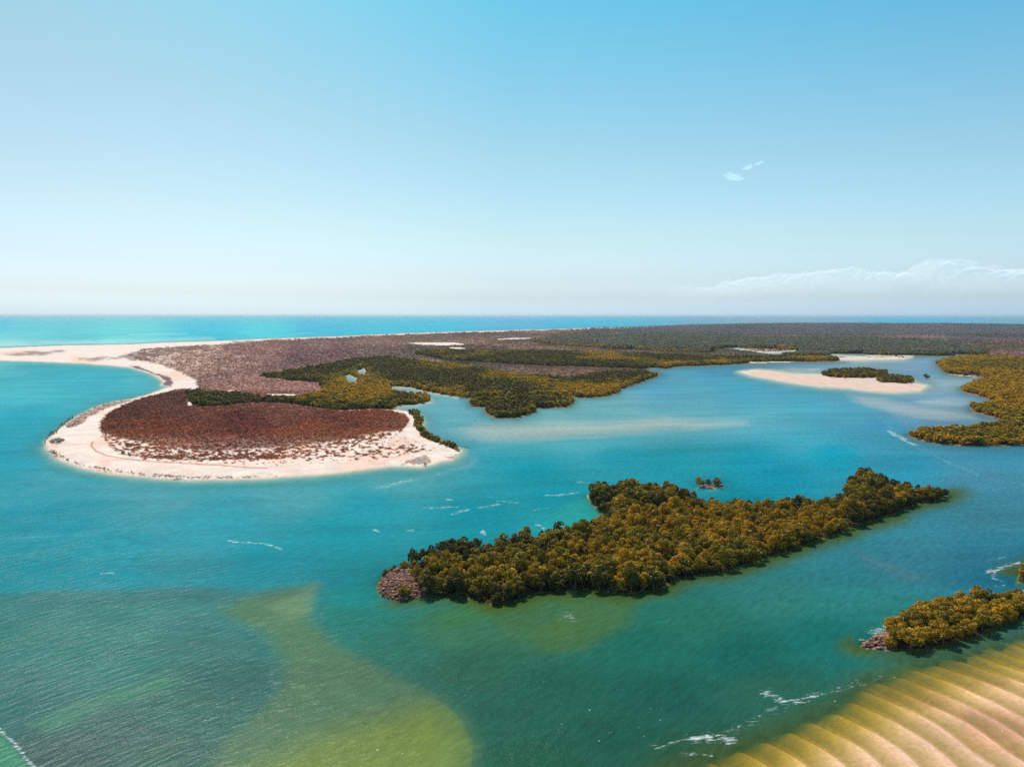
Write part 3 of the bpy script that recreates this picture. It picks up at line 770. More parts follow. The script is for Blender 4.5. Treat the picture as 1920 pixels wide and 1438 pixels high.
# ------------------------------------------------------------------ growth
def leaf_material(name, base, warm, tone_var=0.35, transl=0.30, instancer=False):
    m, t, out = new_mat(name)
    at = N(t, 'Attribute', attribute_name='leaf')
    oi = N(t, 'ObjectInfo')
    mx = N(t, 'MixRGB')
    mx.inputs[1].default_value = tuple(base) + (1,); mx.inputs[2].default_value = tuple(warm) + (1,)
    f = math_node(t, 'ADD', math_node(t, 'MULTIPLY', at.outputs['Fac'], 0.75), math_node(t, 'MULTIPLY', oi.outputs['Random'], 0.4))
    L(t, maprange(t, f, 0.15, 1.0), mx.inputs[0])
    last = mx.outputs[0]
    if instancer:
        ia = N(t, 'Attribute', attribute_name='hue', attribute_type='INSTANCER')
        m2 = N(t, 'MixRGB', blend_type='MULTIPLY', i_0=1.0)
        L(t, last, m2.inputs[1]); L(t, ia.outputs['Color'], m2.inputs[2])
        last = m2.outputs[0]
    d = N(t, 'BsdfDiffuse'); tr = N(t, 'BsdfTranslucent'); g = N(t, 'BsdfGlossy', i_Roughness=0.45)
    L(t, last, d.inputs[0]); L(t, last, tr.inputs[0])
    g.inputs[0].default_value = (0.9, 0.85, 0.7, 1)
    ms = N(t, 'MixShader', i_0=transl); L(t, d.outputs[0], ms.inputs[1]); L(t, tr.outputs[0], ms.inputs[2])
    mg = N(t, 'MixShader', i_0=0.025); L(t, ms.outputs[0], mg.inputs[1]); L(t, g.outputs[0], mg.inputs[2])
    L(t, mg.outputs[0], out.inputs[0])
    return m


def simple_mat(name, c, rough=0.9, var=0.35, scale=2.0):
    m, t, out = new_mat(name)
    geo = N(t, 'NewGeometry')
    n = noise(t, geo.outputs['Position'], scale, 5, 0.65)
    mx = N(t, 'MixRGB')
    c = np.array(c)
    mx.inputs[1].default_value = tuple(c * (1 - var)) + (1,); mx.inputs[2].default_value = tuple(np.minimum(c * (1 + var), 0.9)) + (1,)
    L(t, maprange(t, n, 0.3, 0.7), mx.inputs[0])
    p = N(t, 'BsdfPrincipled', i_Roughness=rough)
    p.inputs['Specular IOR Level'].default_value = 0.2
    bp = N(t, 'Bump', i_Strength=0.5, i_Distance=0.1); L(t, n, bp.inputs['Height']); L(t, bp.outputs[0], p.inputs['Normal'])
    L(t, mx.outputs[0], p.inputs['Base Color']); L(t, p.outputs[0], out.inputs[0])
    return m


TONES = {'golden': ((0.18, 0.112, 0.007), (0.74, 0.40, 0.016)), 'olive': ((0.11, 0.086, 0.009), (0.48, 0.305, 0.018)), 'dark': ((0.034, 0.032, 0.010), (0.21, 0.145, 0.016)),
         'grey': ((0.13, 0.12, 0.08), (0.33, 0.29, 0.19)), 'ridge': ((0.22, 0.20, 0.20), (0.44, 0.39, 0.385))}  # ridge tone has the distance haze mixed into its leaf colour
M_LEAF = {k: leaf_material(k + '_leaves', *v) for k, v in TONES.items()}
M_BARK = simple_mat('pale_bark', (0.24, 0.18, 0.13))


def quads_to_mesh(name, C, Nn, S, leaf, mat, aspect=0.75, seed=0, extra=None):
    """leaf clumps: one bent four-cornered face per centre"""
    r = np.random.default_rng(seed)
    n = len(C)
    ref = r.normal(size=(n, 3))
    T = np.cross(Nn, ref); T /= np.linalg.norm(T, axis=1)[:, None] + 1e-9
    B = np.cross(Nn, T)
    S = S[:, None]
    v = np.stack([C - T * S, C + B * S * aspect * r.uniform(0.5, 1, (n, 1)), C + T * S - Nn * S * 0.35, C - B * S * aspect * r.uniform(0.5, 1, (n, 1)) - Nn * S * 0.2], 1).reshape(-1, 3)
    me = bpy.data.meshes.new(name)
    f = np.arange(4 * n).reshape(n, 4)
    me.from_pydata(v.tolist(), [], f.tolist())
    a = me.attributes.new('leaf', 'FLOAT', 'POINT')
    a.data.foreach_set('value', np.repeat(leaf, 4).astype(np.float32))
    me.materials.append(mat)
    return me


def crown_mesh(seed, mat, nl=12, per=120, size=0.33, Rr=2.7, H=6.2, low=1.0, name='crown'):
    r = np.random.default_rng(seed)
    cs, rs, tn = [], [], []
    for k in range(nl):
        a = 2 * math.pi * (k + r.uniform(-.3, .3)) / nl * (1 if k < nl - 2 else 2.3)
        rad = Rr * (r.uniform(0.45, 0.72) if k < nl - 2 else r.uniform(0, 0.3))
        lr = Rr * r.uniform(0.26, 0.46)
        zc = (H - lr) * (r.uniform(0.45, 0.86) if k < nl - 2 else r.uniform(0.86, 1.0))
        cs.append((rad * math.cos(a), rad * math.sin(a), max(zc, low + lr * .6))); rs.append(lr); tn.append(r.uniform(0.1, 0.9))
    for k in range(4):   # low skirts that hang over the shore
        a = r.uniform(0, 6.28); lr = Rr * r.uniform(0.3, 0.4)
        cs.append((Rr * 0.6 * math.cos(a), Rr * 0.6 * math.sin(a), low + lr * 0.8)); rs.append(lr); tn.append(r.uniform(0.0, 0.5))
    cs = np.array(cs); rs = np.array(rs)
    C, Nn, Lf = [], [], []
    for c, rr, tt in zip(cs, rs, tn):
        n = int(per * (rr / (Rr * 0.42)) ** 2)
        d = r.normal(size=(n, 3)); d /= np.linalg.norm(d, axis=1)[:, None]
        d[:, 2] = np.where(d[:, 2] < -0.5, -d[:, 2], d[:, 2])
        lump = 1 + 0.16 * np.sin(d[:, 0] * 5 + seed) * np.sin(d[:, 1] * 5 + tt * 9) + r.uniform(-0.12, 0.14, n)
        p = c + d * rr * lump[:, None] * (1, 1, 0.85)
        inside = np.zeros(n, bool)
        for c2, r2 in zip(cs, rs):
            if c2 is not c:
                inside |= (np.linalg.norm((p - c2) / (1, 1, .85), axis=1) < r2 * 0.72)
        p = p[~inside]; d = d[~inside]
        nn = d * 0.8 + r.normal(size=d.shape) * 0.45 + (0, 0, 0.25)
        nn /= np.linalg.norm(nn, axis=1)[:, None]
        C.append(p); Nn.append(nn); Lf.append(np.clip(tt * 0.6 + r.uniform(0, 0.55, len(p)), 0, 1))
    C = np.concatenate(C); Nn = np.concatenate(Nn); Lf = np.concatenate(Lf)
    S = r.uniform(0.6, 1.25, len(C)) * size
    return quads_to_mesh(name, C, Nn, S, Lf, mat, seed=seed)


def tube(verts, faces, a, b, r0, r1, n=5):
    a = Vector(a); b = Vector(b)
    d = (b - a).normalized()
    s = d.orthogonal().normalized(); t = d.cross(s)
    i0 = len(verts)
    for p, rr in ((a, r0), (b, r1)):
        for k in range(n):
            an = 2 * math.pi * k / n
            verts.append(tuple(p + s * math.cos(an) * rr + t * math.sin(an) * rr))
    for k in range(n):
        faces.append((i0 + k, i0 + (k + 1) % n, i0 + n + (k + 1) % n, i0 + n + k))


def trunk_mesh(seed, mat, Rr=2.7, H=6.2, name='trunk'):
    r = random.Random(seed)
    vs, fs = [], []
    top = (r.uniform(-.3, .3), r.uniform(-.3, .3), H * 0.5)
    mid = (r.uniform(-.2, .2), r.uniform(-.2, .2), H * 0.22)
    tube(vs, fs, (0, 0, -0.4), mid, 0.20, 0.16, 6); tube(vs, fs, mid, top, 0.16, 0.11, 6); tube(vs, fs, top, (top[0], top[1], H * .82), 0.11, 0.03)
    for k in range(6):
        a = k * 1.05 + r.uniform(-.3, .3)
        e = (math.cos(a) * Rr * .62, math.sin(a) * Rr * .62, H * r.uniform(.42, .72))
        st = mid if k % 2 else top
        m_ = (st[0] * .5 + e[0] * .5, st[1] * .5 + e[1] * .5, st[2] * .35 + e[2] * .65)
        tube(vs, fs, st, m_, 0.10, 0.07); tube(vs, fs, m_, e, 0.07, 0.025)
    for k in range(5):   # stilt roots
        a = k * 1.256 + r.uniform(-.3, .3)
        tube(vs, fs, (mid[0] * .6, mid[1] * .6, H * .15), (math.cos(a) * .8, math.sin(a) * .8, H * .09), 0.05, 0.05)
        tube(vs, fs, (math.cos(a) * .8, math.sin(a) * .8, H * .09), (math.cos(a) * 1.15, math.sin(a) * 1.15, -.4), 0.05, 0.04)
    me = bpy.data.meshes.new(name)
    me.from_pydata(vs, [], fs)
    me.materials.append(mat)
    return me


TONE_KEYS = ['golden', 'olive', 'dark']
NSH = 5
CROWNS = {t: [crown_mesh(100 + k, M_LEAF[t]) for k in range(NSH)] for t in TONE_KEYS}
TRUNKS = [trunk_mesh(k, M_BARK) for k in range(3)]
TREE_GROUPS = {}


def add_tree(x, y, z0, s, tone, k, label, group, sz=1.0, name='mangrove_tree'):
    e = bpy.data.objects.new(name, None)
    e.empty_display_size = 0.5
    e.location = (x, y, z0); e.rotation_euler = (0, 0, random.uniform(0, 6.28)); e.scale = (s, s, s * sz)
    link(e); tag(e, label, 'tree', group)
    link(bpy.data.objects.new('crown', CROWNS[tone][k % NSH]), e)
    link(bpy.data.objects.new('trunk', TRUNKS[k % 3]), e)
    return e


def inside_px(poly, x, y):
    u, v = project(x, y)
    return sdf(poly, u, v, margin=40)


def world_box(poly):
    P = np.array(poly, float); x, y = unproject(P[:, 0], P[:, 1])
    return x.min(), x.max(), y.min(), y.max()


def poisson(poly, r, inset=0.5, tries=30000, seed=1, keepf=None):
    g = np.random.default_rng(seed)
    x0, x1, y0, y1 = world_box(poly)
    X = g.uniform(x0, x1, tries); Y = g.uniform(y0, y1, tries)
    d = inside_px(poly, X, Y)
    ok = d > inset
    if keepf is not None: ok &= keepf(X, Y, *project(X, Y))
    X, Y = X[ok], Y[ok]
    grid = {}; out = []
    for x, y in zip(X, Y):
        i, j = int(x // r), int(y // r)
        if any((x - a) ** 2 + (y - b) ** 2 < r * r for di in (-1, 0, 1) for dj in (-1, 0, 1) for a, b in grid.get((i + di, j + dj), ())):
            continue
        grid.setdefault((i, j), []).append((x, y)); out.append((x, y))
    return np.array(out)


# --- trees of the long island
def long_keep(x, y, u, v):
    rocky = (np.hypot(u - 735, (v - 1098) * 1.5) < 42) & ~((np.abs(u - 752) < 9) & (np.abs(v - 1072) < 7))
    clearing = (np.hypot((u - 1212), (v - 992) * 2.2) < 12)
    strip = ((v - (1098 + (800 - u) * 0.12)) > 6) & (u < 800) & (u > 760)
    nwtip = np.hypot(u - 1106, (v - 936) * 2) < 11
    return ~(rocky | clearing | strip | nwtip)


LP = poisson(LONG, 2.85, 0.3, 60000, 3, long_keep)
SP = poisson(SMALL, 3.2, 1.5, 30000, 4, lambda x, y, u, v: (u > 1668) & (u < 2020))
lu, lv = project(LP[:, 0], LP[:, 1])
su, sv = project(SP[:, 0], SP[:, 1])
cam_d_l = np.hypot(LP[:, 0], LP[:, 1])
order = np.argsort(cam_d_l)
N_LONG = 232


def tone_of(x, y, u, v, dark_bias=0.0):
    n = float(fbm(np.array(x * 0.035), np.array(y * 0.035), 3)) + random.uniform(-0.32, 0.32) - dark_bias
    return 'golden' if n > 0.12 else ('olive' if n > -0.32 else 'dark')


WORD = {'golden': 'golden', 'olive': 'olive green', 'dark': 'dark green'}
dl = inside_px(LONG, LP[:, 0], LP[:, 1])
stuff_pts = []      # x, y, z, scale, sz, shape index, hue
for rank, i in enumerate(order):
    x, y = LP[i]; u, v = lu[i], lv[i]
    west = u < 1000
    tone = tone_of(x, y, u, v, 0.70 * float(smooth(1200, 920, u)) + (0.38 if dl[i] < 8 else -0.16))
    s = random.choice((0.6, 0.8, 0.95, 1.0, 1.15, 1.38)) * random.uniform(0.86, 1.02) * (0.92 if dl[i] < 6 else 1.0)
    if u < 800: s *= 0.62
    if u > 1690: s *= 0.8
    if 1300 < u < 1590: s *= 0.86 - 0.08 * (v < 985)
    if v < 968 and u < 1270: s *= 1.12
    if 1585 < u < 1660: s *= 1.12
    szz = random.uniform(0.85, 1.22)
    if rank < N_LONG:
        zone = ('beside the bare rocks' if u < 815 else 'left third of the long island' if u < 930 else 'left of the cove on the long island' if u < 1050 else
                'in front of the cove on the long island' if u < 1150 else 'below the hump of the long island' if u < 1290 else 'right part of the long island')
        row = 'near waterline' if dl[i] < 8 and v > 1050 else ('back shore' if dl[i] < 9 else ('front rows' if v > 1070 else ('middle rows' if v > 1015 else 'rear rows')))
        size = 'tall' if s * szz > 1.15 else ('medium' if s * szz > 0.9 else 'low')
        shape = 'slender' if szz > 1.04 else 'broad'
        lab = '%s %s %s mangrove, %s, %s' % (size, shape, WORD[tone], row, zone)
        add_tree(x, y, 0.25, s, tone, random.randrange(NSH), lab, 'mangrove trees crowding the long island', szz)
    else:
        stuff_pts.append((x, y, 0.2, s, szz, TONE_KEYS.index(tone) * NSH + random.randrange(NSH), 1.0))
for i in range(len(SP)):
    x, y = SP[i]
    tone = 'golden' if random.random() < 0.72 else 'olive'
    s = random.uniform(0.78, 1.15)
    szz = random.uniform(0.75, 1.05)
    if su[i] < 1700: s *= 0.75
    ds = float(inside_px(SMALL, np.array([x]), np.array([y]))[0])
    where = ('beside the pink rocks' if su[i] < 1712 else ('left half' if su[i] < 1790 else ('right half' if su[i] < 1880 else 'far right end'))) + ' of the small island'
    row = 'shaded near edge' if ds < 12 and sv[i] > 1150 else ('back edge' if ds < 12 else 'middle')
    lab = '%s %s mangrove, %s, %s' % (('tall' if s * szz > 0.85 else 'medium' if s * szz > 0.68 else 'low'), WORD[tone], row, where)
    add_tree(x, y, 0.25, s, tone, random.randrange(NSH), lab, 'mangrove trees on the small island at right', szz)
# single trees that stand out
SINGLES = [(733, 1078, 0.5, 'olive', 'low olive bush at the upper edge of the bare rocks'), (768, 1101, 0.6, 'golden', 'golden bush where the bare rocks meet the first trees'),
           (748, 1084, 0.6, 'dark', 'dark bush on the upper half of the bare rocks'), (762, 1118, 0.5, 'dark', 'dark bush on the lower edge of the bare rocks'), (776, 1085, 0.75, 'olive', 'olive bush behind the pale rock shelf by the first trees'),
           (1312, 912, 0.98, 'olive', 'left one of the two rounded mangroves sharing the tiny rock islet'), (1344, 911, 0.86, 'olive', 'right one of the two rounded mangroves sharing the tiny rock islet'),
           (1328, 909, 0.62, 'dark', 'lowest dark mangrove between the two rounded ones on the tiny islet'),
           (1737, 711, 1.5, 'dark', 'round dark mangrove standing alone in the water right of the sandbank'),
           (1092, 992, 0.85, 'dark', 'lone dark mangrove leaning over the cove behind the long island'),
           (1921, 1088, 0.9, 'golden', 'mangrove at the right edge of the picture beside white foam'),
           (1938, 1084, 1.0, 'olive', 'olive mangrove just beyond the right edge beside white foam'),
           (797, 873, 0.28, 'dark', 'tiny dark bush at the foot of the beach near its right tip'),
           (1680, 668, 1.1, 'dark', 'lone low bush on the pale sand strip in the far lagoon'),
           (1810, 706.5, 1.5, 'olive', 'round bush on the sandy inlet shore in front of the right forest'),
           (1833, 704.5, 0.6, 'dark', 'very small bush right of the round bush on the inlet shore'),
           (1788, 668.5, 1.2, 'dark', 'left dark bush in the mouth of the narrow far creek'), (1799, 670, 1.0, 'dark', 'right dark bush in the mouth of the narrow far creek'),
           (724, 1083, 0.55, 'dark', 'low dark bush on the upper left corner of the bare rocks'), (740, 1108, 0.52, 'olive', 'low olive bush in the middle of the bare rocks'),
           (757, 1111, 0.58, 'olive', 'second low olive bush right of centre on the bare rocks')]
for (u, v, s, tone, lab) in SINGLES:
    x, y = unproject(u, v)
    add_tree(float(x), float(y), 0.3 if s < 0.5 else 0.0, s, tone, int(u) % NSH, lab, None, 0.85)

# --- the mass of far mangrove forest: points from the survey grid
cx = fmean(GX); cy = fmean(GY); cu = fmean(GU); cv = fmean(GV)
ex = (GX[:-1, 1:] - GX[:-1, :-1]).ravel(); ey = (GY[:-1, :-1] - GY[1:, :-1]).ravel()
area = np.abs(ex * ey)
vis = (cu > -700) & (cu < 2800) & (cv < 1440)


def scatter_cells(dens, seed):
    g = np.random.default_rng(seed)
    n = g.poisson(np.clip(dens * area, 0, 400) * vis)
    c = np.repeat(np.arange(len(n)), n)
    fx = g.uniform(-.5, .5, len(c)); fy = g.uniform(-.5, .5, len(c))
    x = cx[c] + fx * ex[c]; y = cy[c] + fy * ey[c]
    return x, y, c


gm = fmean(gf) * (fmean(land) > 0.6)
gm = np.where(fmean(smask) > 0.5, 0, gm)
farzone = fmean((F['green']['far'] > 0).astype(float))
dist_c = np.hypot(cx, cy)
tree_s = np.where(dist_c < 1300, 0.95, np.where(dist_c < 2000, 1.15, 1.7))
n_shade = fmean(fbm(GX * 0.010 + 3, GY * 0.0045, 4) * 1.9)
dens = gm * 1.0 / (tree_s * 3.3) ** 2
x, y, c = scatter_cells(dens, 21)
edge_px = fmean(land)[c]
isr = fmean(F['green']['right'])[c] > 0
isfar = farzone[c] > 0.5
rr = rng.random(len(c))
sh = n_shade[c] + rr * 0.36 - 0.18
tone_i = np.where(isr, np.where(sh > -0.05, 0, 1), np.where(sh > 0.34, 0, np.where(sh > 0.0, 1, 2)))
tone_i = np.where((edge_px < 9) & ~isfar & (rr < 0.6), np.maximum(tone_i - 1, 0), tone_i)
dg = grn.ravel()
tone_i = np.where(isfar, 3, tone_i)
sc = tree_s[c] * rng.choice([0.6, 0.8, 0.95, 1.25], len(c)) * rng.uniform(0.9, 1.1, len(c))
bigz = np.where(edge_px < 10, 0.9, rng.uniform(0.7, 1.15, len(c)))
far_pts = np.stack([x, y, np.full(len(c), 0.1), sc, bigz, tone_i * 2 + rng.integers(0, 2, len(c)), np.ones(len(c))], -1)
hx, hy, hc = scatter_cells(fmean(smooth(-1, 1, F['hedge'])) * (fmean(land) > 0) * 0.085, 5)
far2 = np.stack([hx, hy, np.full(len(hc), 0.2), rng.uniform(0.5, 0.8, len(hc)), rng.uniform(0.75, 1.05, len(hc)), rng.integers(2, 6, len(hc)), np.ones(len(hc))], -1)
kx, ky, kc = scatter_cells(fmean((F['clump'] > -1).astype(float)) * 0.05, 6)
far3 = np.stack([kx, ky, np.full(len(kc), 0.1), rng.uniform(0.9, 1.3, len(kc)), rng.uniform(0.7, 1.0, len(kc)), rng.integers(3, 6, len(kc)), np.ones(len(kc))], -1)
ex2, ey2, ec2 = scatter_cells(fmean((sdf(EDGE, GU, GV) > 0).astype(float)) * 0.05, 8)
far4 = np.stack([ex2, ey2, np.full(len(ec2), 0.1), rng.uniform(0.7, 1.0, len(ec2)), rng.uniform(0.8, 1.0, len(ec2)), rng.integers(0, 3, len(ec2)), np.ones(len(ec2))], -1)
far_pts = np.concatenate([far_pts, far2, far3, far4])
print('far trees', len(far_pts))


def gn_scatter(name, pts, protos, hue=None):
    """one object: points that carry copies of the given meshes"""
    coll = bpy.data.collections.new(name + '_shapes')
    for k, me in enumerate(protos):
        coll.objects.link(bpy.data.objects.new('shape_%s_%02d' % (name, k), me))
    me = bpy.data.meshes.new(name)
    n = len(pts)
    me.vertices.add(n)
    me.vertices.foreach_set('co', pts[:, :3].astype(np.float32).ravel())
    for an, arr in (('scl', pts[:, 3]), ('sclz', pts[:, 3] * pts[:, 4]), ('spin', rng.uniform(0, 6.28, n))):
        a = me.attributes.new(an, 'FLOAT', 'POINT'); a.data.foreach_set('value', arr.astype(np.float32))
    a = me.attributes.new('pick', 'INT', 'POINT'); a.data.foreach_set('value', pts[:, 5].astype(np.int32))
    if hue is not None:
        a = me.attributes.new('hue', 'FLOAT_COLOR', 'POINT')
        d = np.ones((n, 4), np.float32); d[:, :3] = hue
        a.data.foreach_set('color', d.ravel())
    o = bpy.data.objects.new(name, me)
    link(o)
    ng = bpy.data.node_groups.new(name + '_nodes', 'GeometryNodeTree')
    ng.interface.new_socket('Geometry', in_out='INPUT', socket_type='NodeSocketGeometry')
    ng.interface.new_socket('Geometry', in_out='OUTPUT', socket_type='NodeSocketGeometry')
    gi = ng.nodes.new('NodeGroupInput'); go = ng.nodes.new('NodeGroupOutput')
    iop = ng.nodes.new('GeometryNodeInstanceOnPoints')
    ci = ng.nodes.new('GeometryNodeCollectionInfo')
    ci.inputs['Collection'].default_value = coll
    ci.inputs['Separate Children'].default_value = True
    ci.inputs['Reset Children'].default_value = True
    iop.inputs['Pick Instance'].default_value = True

    def attr(nm, typ):
        a = ng.nodes.new('GeometryNodeInputNamedAttribute'); a.data_type = typ; a.inputs['Name'].default_value = nm
        return next(s for s in a.outputs if s.enabled and s.name == 'Attribute')
    c1 = ng.nodes.new('ShaderNodeCombineXYZ'); c2 = ng.nodes.new('ShaderNodeCombineXYZ')
    s_a = attr('scl', 'FLOAT'); s_z = attr('sclz', 'FLOAT')
    ng.links.new(s_a, c1.inputs[0]); ng.links.new(s_a, c1.inputs[1]); ng.links.new(s_z, c1.inputs[2])
    ng.links.new(attr('spin', 'FLOAT'), c2.inputs[2])
    ng.links.new(gi.outputs[0], iop.inputs['Points'])
    ng.links.new(ci.outputs[0], iop.inputs['Instance'])
    ng.links.new(attr('pick', 'INT'), iop.inputs['Instance Index'])
    ng.links.new(c2.outputs[0], iop.inputs['Rotation'])
    ng.links.new(c1.outputs[0], iop.inputs['Scale'])
    ng.links.new(iop.outputs[0], go.inputs[0])
    md = o.modifiers.new('scatter', 'NODES')
    md.node_group = ng
    return o


FARC = []
for tname in ('golden', 'olive', 'dark', 'grey', 'ridge'):
    for k in range(2):
        FARC.append(crown_mesh(300 + k, M_LEAF[tname], nl=7, per=26, size=0.68, Rr=2.7, H=5.6, low=0.5, name='far_crown'))
# whole trees (crown and limbs) for the remainder of the long island
near_protos = []
for tname in TONE_KEYS:
    for k in range(NSH):
        near_protos.append(CROWNS[tname][k])
o = gn_scatter('mangrove_forest', far_pts, FARC)
tag(o, 'mass of olive and dark green mangrove forest covering the far creek shores and the right bank', 'forest', kind='stuff')
sp_ = np.array(stuff_pts)
if len(sp_):
    o = gn_scatter('mangrove_canopy', sp_, near_protos)
    tag(o, 'golden green mangrove canopy of the right half of the long island', 'forest', kind='stuff')
    print('island remainder', len(sp_))

# --- heath and scrub
M_BUSH = leaf_material('dry_scrub', (0.72, 0.68, 0.66), (1.32, 1.22, 1.15), transl=0.2, instancer=True)


def bush_mesh(seed, n=26, size=0.42):
    r = np.random.default_rng(seed)
    d = r.normal(size=(n, 3)); d[:, 2] = np.abs(d[:, 2]); d /= np.linalg.norm(d, axis=1)[:, None]
    p = d * (1.0, 1.0, 0.8) * r.uniform(0.75, 1.05, (n, 1))
    nn = d + r.normal(size=d.shape) * 0.5
    nn /= np.linalg.norm(nn, axis=1)[:, None]
    return quads_to_mesh('bush', p, nn, r.uniform(.6, 1.2, n) * size, r.uniform(0, 1, n), M_BUSH, seed=seed)


BUSHES = [bush_mesh(k) for k in range(4)]
cov = fmean(cover) * (1 - fmean(gf)) * (fmean(land) > 1.0)
cov = np.where(fmean(smask) > 0.4, 0, cov)
bs = np.clip(dist_c / 900.0, 0.55, 9.0)
nb = np.where(cv > 735, 0.32, 0.11)
dens = np.clip(cov, 0, 1) ** 1.5 * nb / bs ** 2
x, y, c = scatter_cells(dens, 33)
zc = fmean(z)[c]
hue = gcol.reshape(-1, 3)[q[c, 0]] * 1.15
hn = rng.normal(size=(len(c), 1)) * np.where(cv[c] > 735, 0.22, 0.09)[:, None]
hue = hue * np.exp(hn)
og = rng.random(len(c)) < 0.16
hue[og] = hue[og] * (1.5, 1.15, 0.8)
gr = rng.random(len(c)) < 0.08
hue[gr] = hue[gr] * (0.75, 0.95, 0.6)
bp_ = np.stack([x, y, zc - 0.1, bs[c] * rng.uniform(0.6, 1.25, len(c)), rng.uniform(0.5, 0.9, len(c)), rng.integers(0, 4, len(c)), np.ones(len(c))], -1)
print('bushes', len(bp_))
o = gn_scatter('heath_scrub', bp_, BUSHES, hue)
tag(o, 'reddish brown dry heath covering the sandy peninsula and the flat land behind it', 'scrub', kind='stuff')

# woodland of the far ridge: crowns dotted over it, distance haze painted into their grey
dens = (cv < 629) * (cu > 1050) * (fmean(land) > 0.6) * smooth(1050, 1350, cu) * 0.6 / (18.0 ** 2)
x, y, c = scatter_cells(dens, 44)
wp = np.stack([x, y, fmean(z)[c] - 0.5, rng.uniform(1.0, 2.0, len(c)), rng.uniform(0.8, 1.1, len(c)), rng.integers(0, 2, len(c)), np.ones(len(c))], -1)
print('ridge trees', len(wp))
o = gn_scatter('dry_woodland', wp, FARC[8:10])
tag(o, 'open woodland in a painted haze grey over the low ridge on the horizon', 'woodland', kind='stuff')

# ------------------------------------------------------------------ rocks
M_ROCK = simple_mat('pink_rock', (0.40, 0.19, 0.13), var=0.4, scale=1.2)
M_ROCKD = simple_mat('weathered_rock', (0.15, 0.095, 0.08), var=0.4, scale=1.2)


def rock_mesh(seed, mat):
    r = np.random.default_rng(seed)
    import bmesh
    bm = bmesh.new()
    bmesh.ops.create_icosphere(bm, subdivisions=2, radius=1.0)
    k = r.normal(size=(7, 3)); k /= np.linalg.norm(k, axis=1)[:, None]; t = r.uniform(0.55, 0.85, 7)
    for v in bm.verts:
        p = np.array(v.co)
        for kk_, tt in zip(k, t):
            d = p @ kk_
            if d > tt: p = p - kk_ * (d - tt)
        p = p * (1.0, 0.75, 0.6) + r.normal(size=3) * 0.03
        v.co = p
    me = bpy.data.meshes.new('rock')
    bm.to_mesh(me); bm.free()
    me.materials.append(mat)
    return me


ROCKS = [rock_mesh(k, M_ROCK) for k in range(5)] + [rock_mesh(k + 20, M_ROCKD) for k in range(2)]


def height_at(u, v):
    i = int(np.clip(np.searchsorted(V, v), 0, NV - 1)); j = int(np.clip(np.searchsorted(Ug, u), 0, NU - 1))
    return float(max(z[i, j], -0.25))


def add_rock(u, v, s, lab, group, dark=False):
    x, y = unproject(u, v, 0.3)
    k = random.randrange(5, 7) if dark else random.randrange(5)
    o = bpy.data.objects.new('boulder', ROCKS[k])
    o.location = (float(x), float(y), height_at(u, v) + 0.15 * s)
    o.rotation_euler = (random.uniform(-.4, .4), random.uniform(-.4, .4), random.uniform(0, 6.28))
    o.scale = (s, s, s)
    link(o); tag(o, lab, 'rock', group)


def size_word(s, a, b):
    return 'large' if s > a else ('middling' if s > b else 'small')


def rock_field(poly, n, smin, smax, labf, group, seed, darkp=0.15, sep=1.0):
    g = random.Random(seed)
    P = np.array(poly, float); got = []
    for _ in range(n * 40):
        if len(got) >= n: break
        u = g.uniform(P[:, 0].min(), P[:, 0].max()); v = g.uniform(P[:, 1].min(), P[:, 1].max())
        if sdf(poly, np.array([u]), np.array([v]))[0] < 0: continue
        if any((u - a) ** 2 + ((v - b) * 2.2) ** 2 < sep ** 2 for a, b in got): continue
        got.append((u, v))
        dk = g.random() < darkp
        sz = g.uniform(smin, smax)
        cu0, cv0 = P[:, 0].mean(), P[:, 1].mean()
        side = ('upper ' if v < cv0 else 'lower ') + ('left' if u < cu0 else 'right')
        add_rock(u, v, sz, '%s %s, %s side' % (size_word(sz, smin + (smax - smin) * .66, smin + (smax - smin) * .33), labf(u, v, dk), side), group, dk)


TIPR = [(709, 1100), (716, 1117), (745, 1127), (768, 1122), (798, 1117), (792, 1104), (768, 1100), (762, 1092), (790, 1086), (770, 1078), (765, 1066), (748, 1070), (728, 1078), (714, 1088)]
rock_field(TIPR, 170, 0.28, 0.85, lambda u, v, dk: ('dark weathered' if dk else 'pinkish brown') + ' boulder ' +
           ('at the waterline' if u < 722 or v > 1114 else ('beside the first trees' if u > 765 else 'amid the rocks')) + ', long island tip',
           'boulders on the rocky end of the long island', 1, 0.25, 4.6)
TIPS = [(1615, 1209), (1622, 1214), (1665, 1217), (1676, 1212), (1672, 1190), (1680, 1176), (1668, 1182), (1645, 1195)]
rock_field(TIPS, 70, 0.35, 0.85, lambda u, v, dk: ('dark' if dk else 'orange pink') + ' boulder ' + ('at the pointed tip' if u < 1640 else 'against the trees') + ' of the small island',
           'boulders on the tip of the small island', 2, 0.12, 4.2)
rock_field([(1101, 929), (1106, 925), (1120, 926), (1120, 938), (1108, 938)], 12, 0.5, 1.2, lambda u, v, dk: 'pale boulder on the point behind the cove', 'boulders on the back point of the long island', 3, 0.1, 4)
rock_field([(1318, 914), (1352, 914), (1354, 909), (1325, 911)], 9, 0.6, 1.3, lambda u, v, dk: 'reddish boulder under the tiny islet mangroves', 'boulders of the tiny islet', 4, 0.1, 4)
rock_field([(1715, 822), (1740, 828), (1802, 836), (1806, 832), (1742, 823), (1718, 816)], 14, 0.8, 1.9, lambda u, v, dk: 'pale pink boulder below the right forest', 'boulders on the right forest bank', 5, 0.1, 5)
rock_field([(1822, 768), (1850, 778), (1885, 789), (1890, 786), (1850, 772)], 12, 0.8, 1.8, lambda u, v, dk: 'reddish boulder on the muddy forest inlet', 'boulders on the muddy inlet shore', 6, 0.1, 4)
x_, y_ = unproject(891, 789)
add_rock(891, 789, 1.0, 'single dark rock breaking the water in front of the forest islets', None, True)

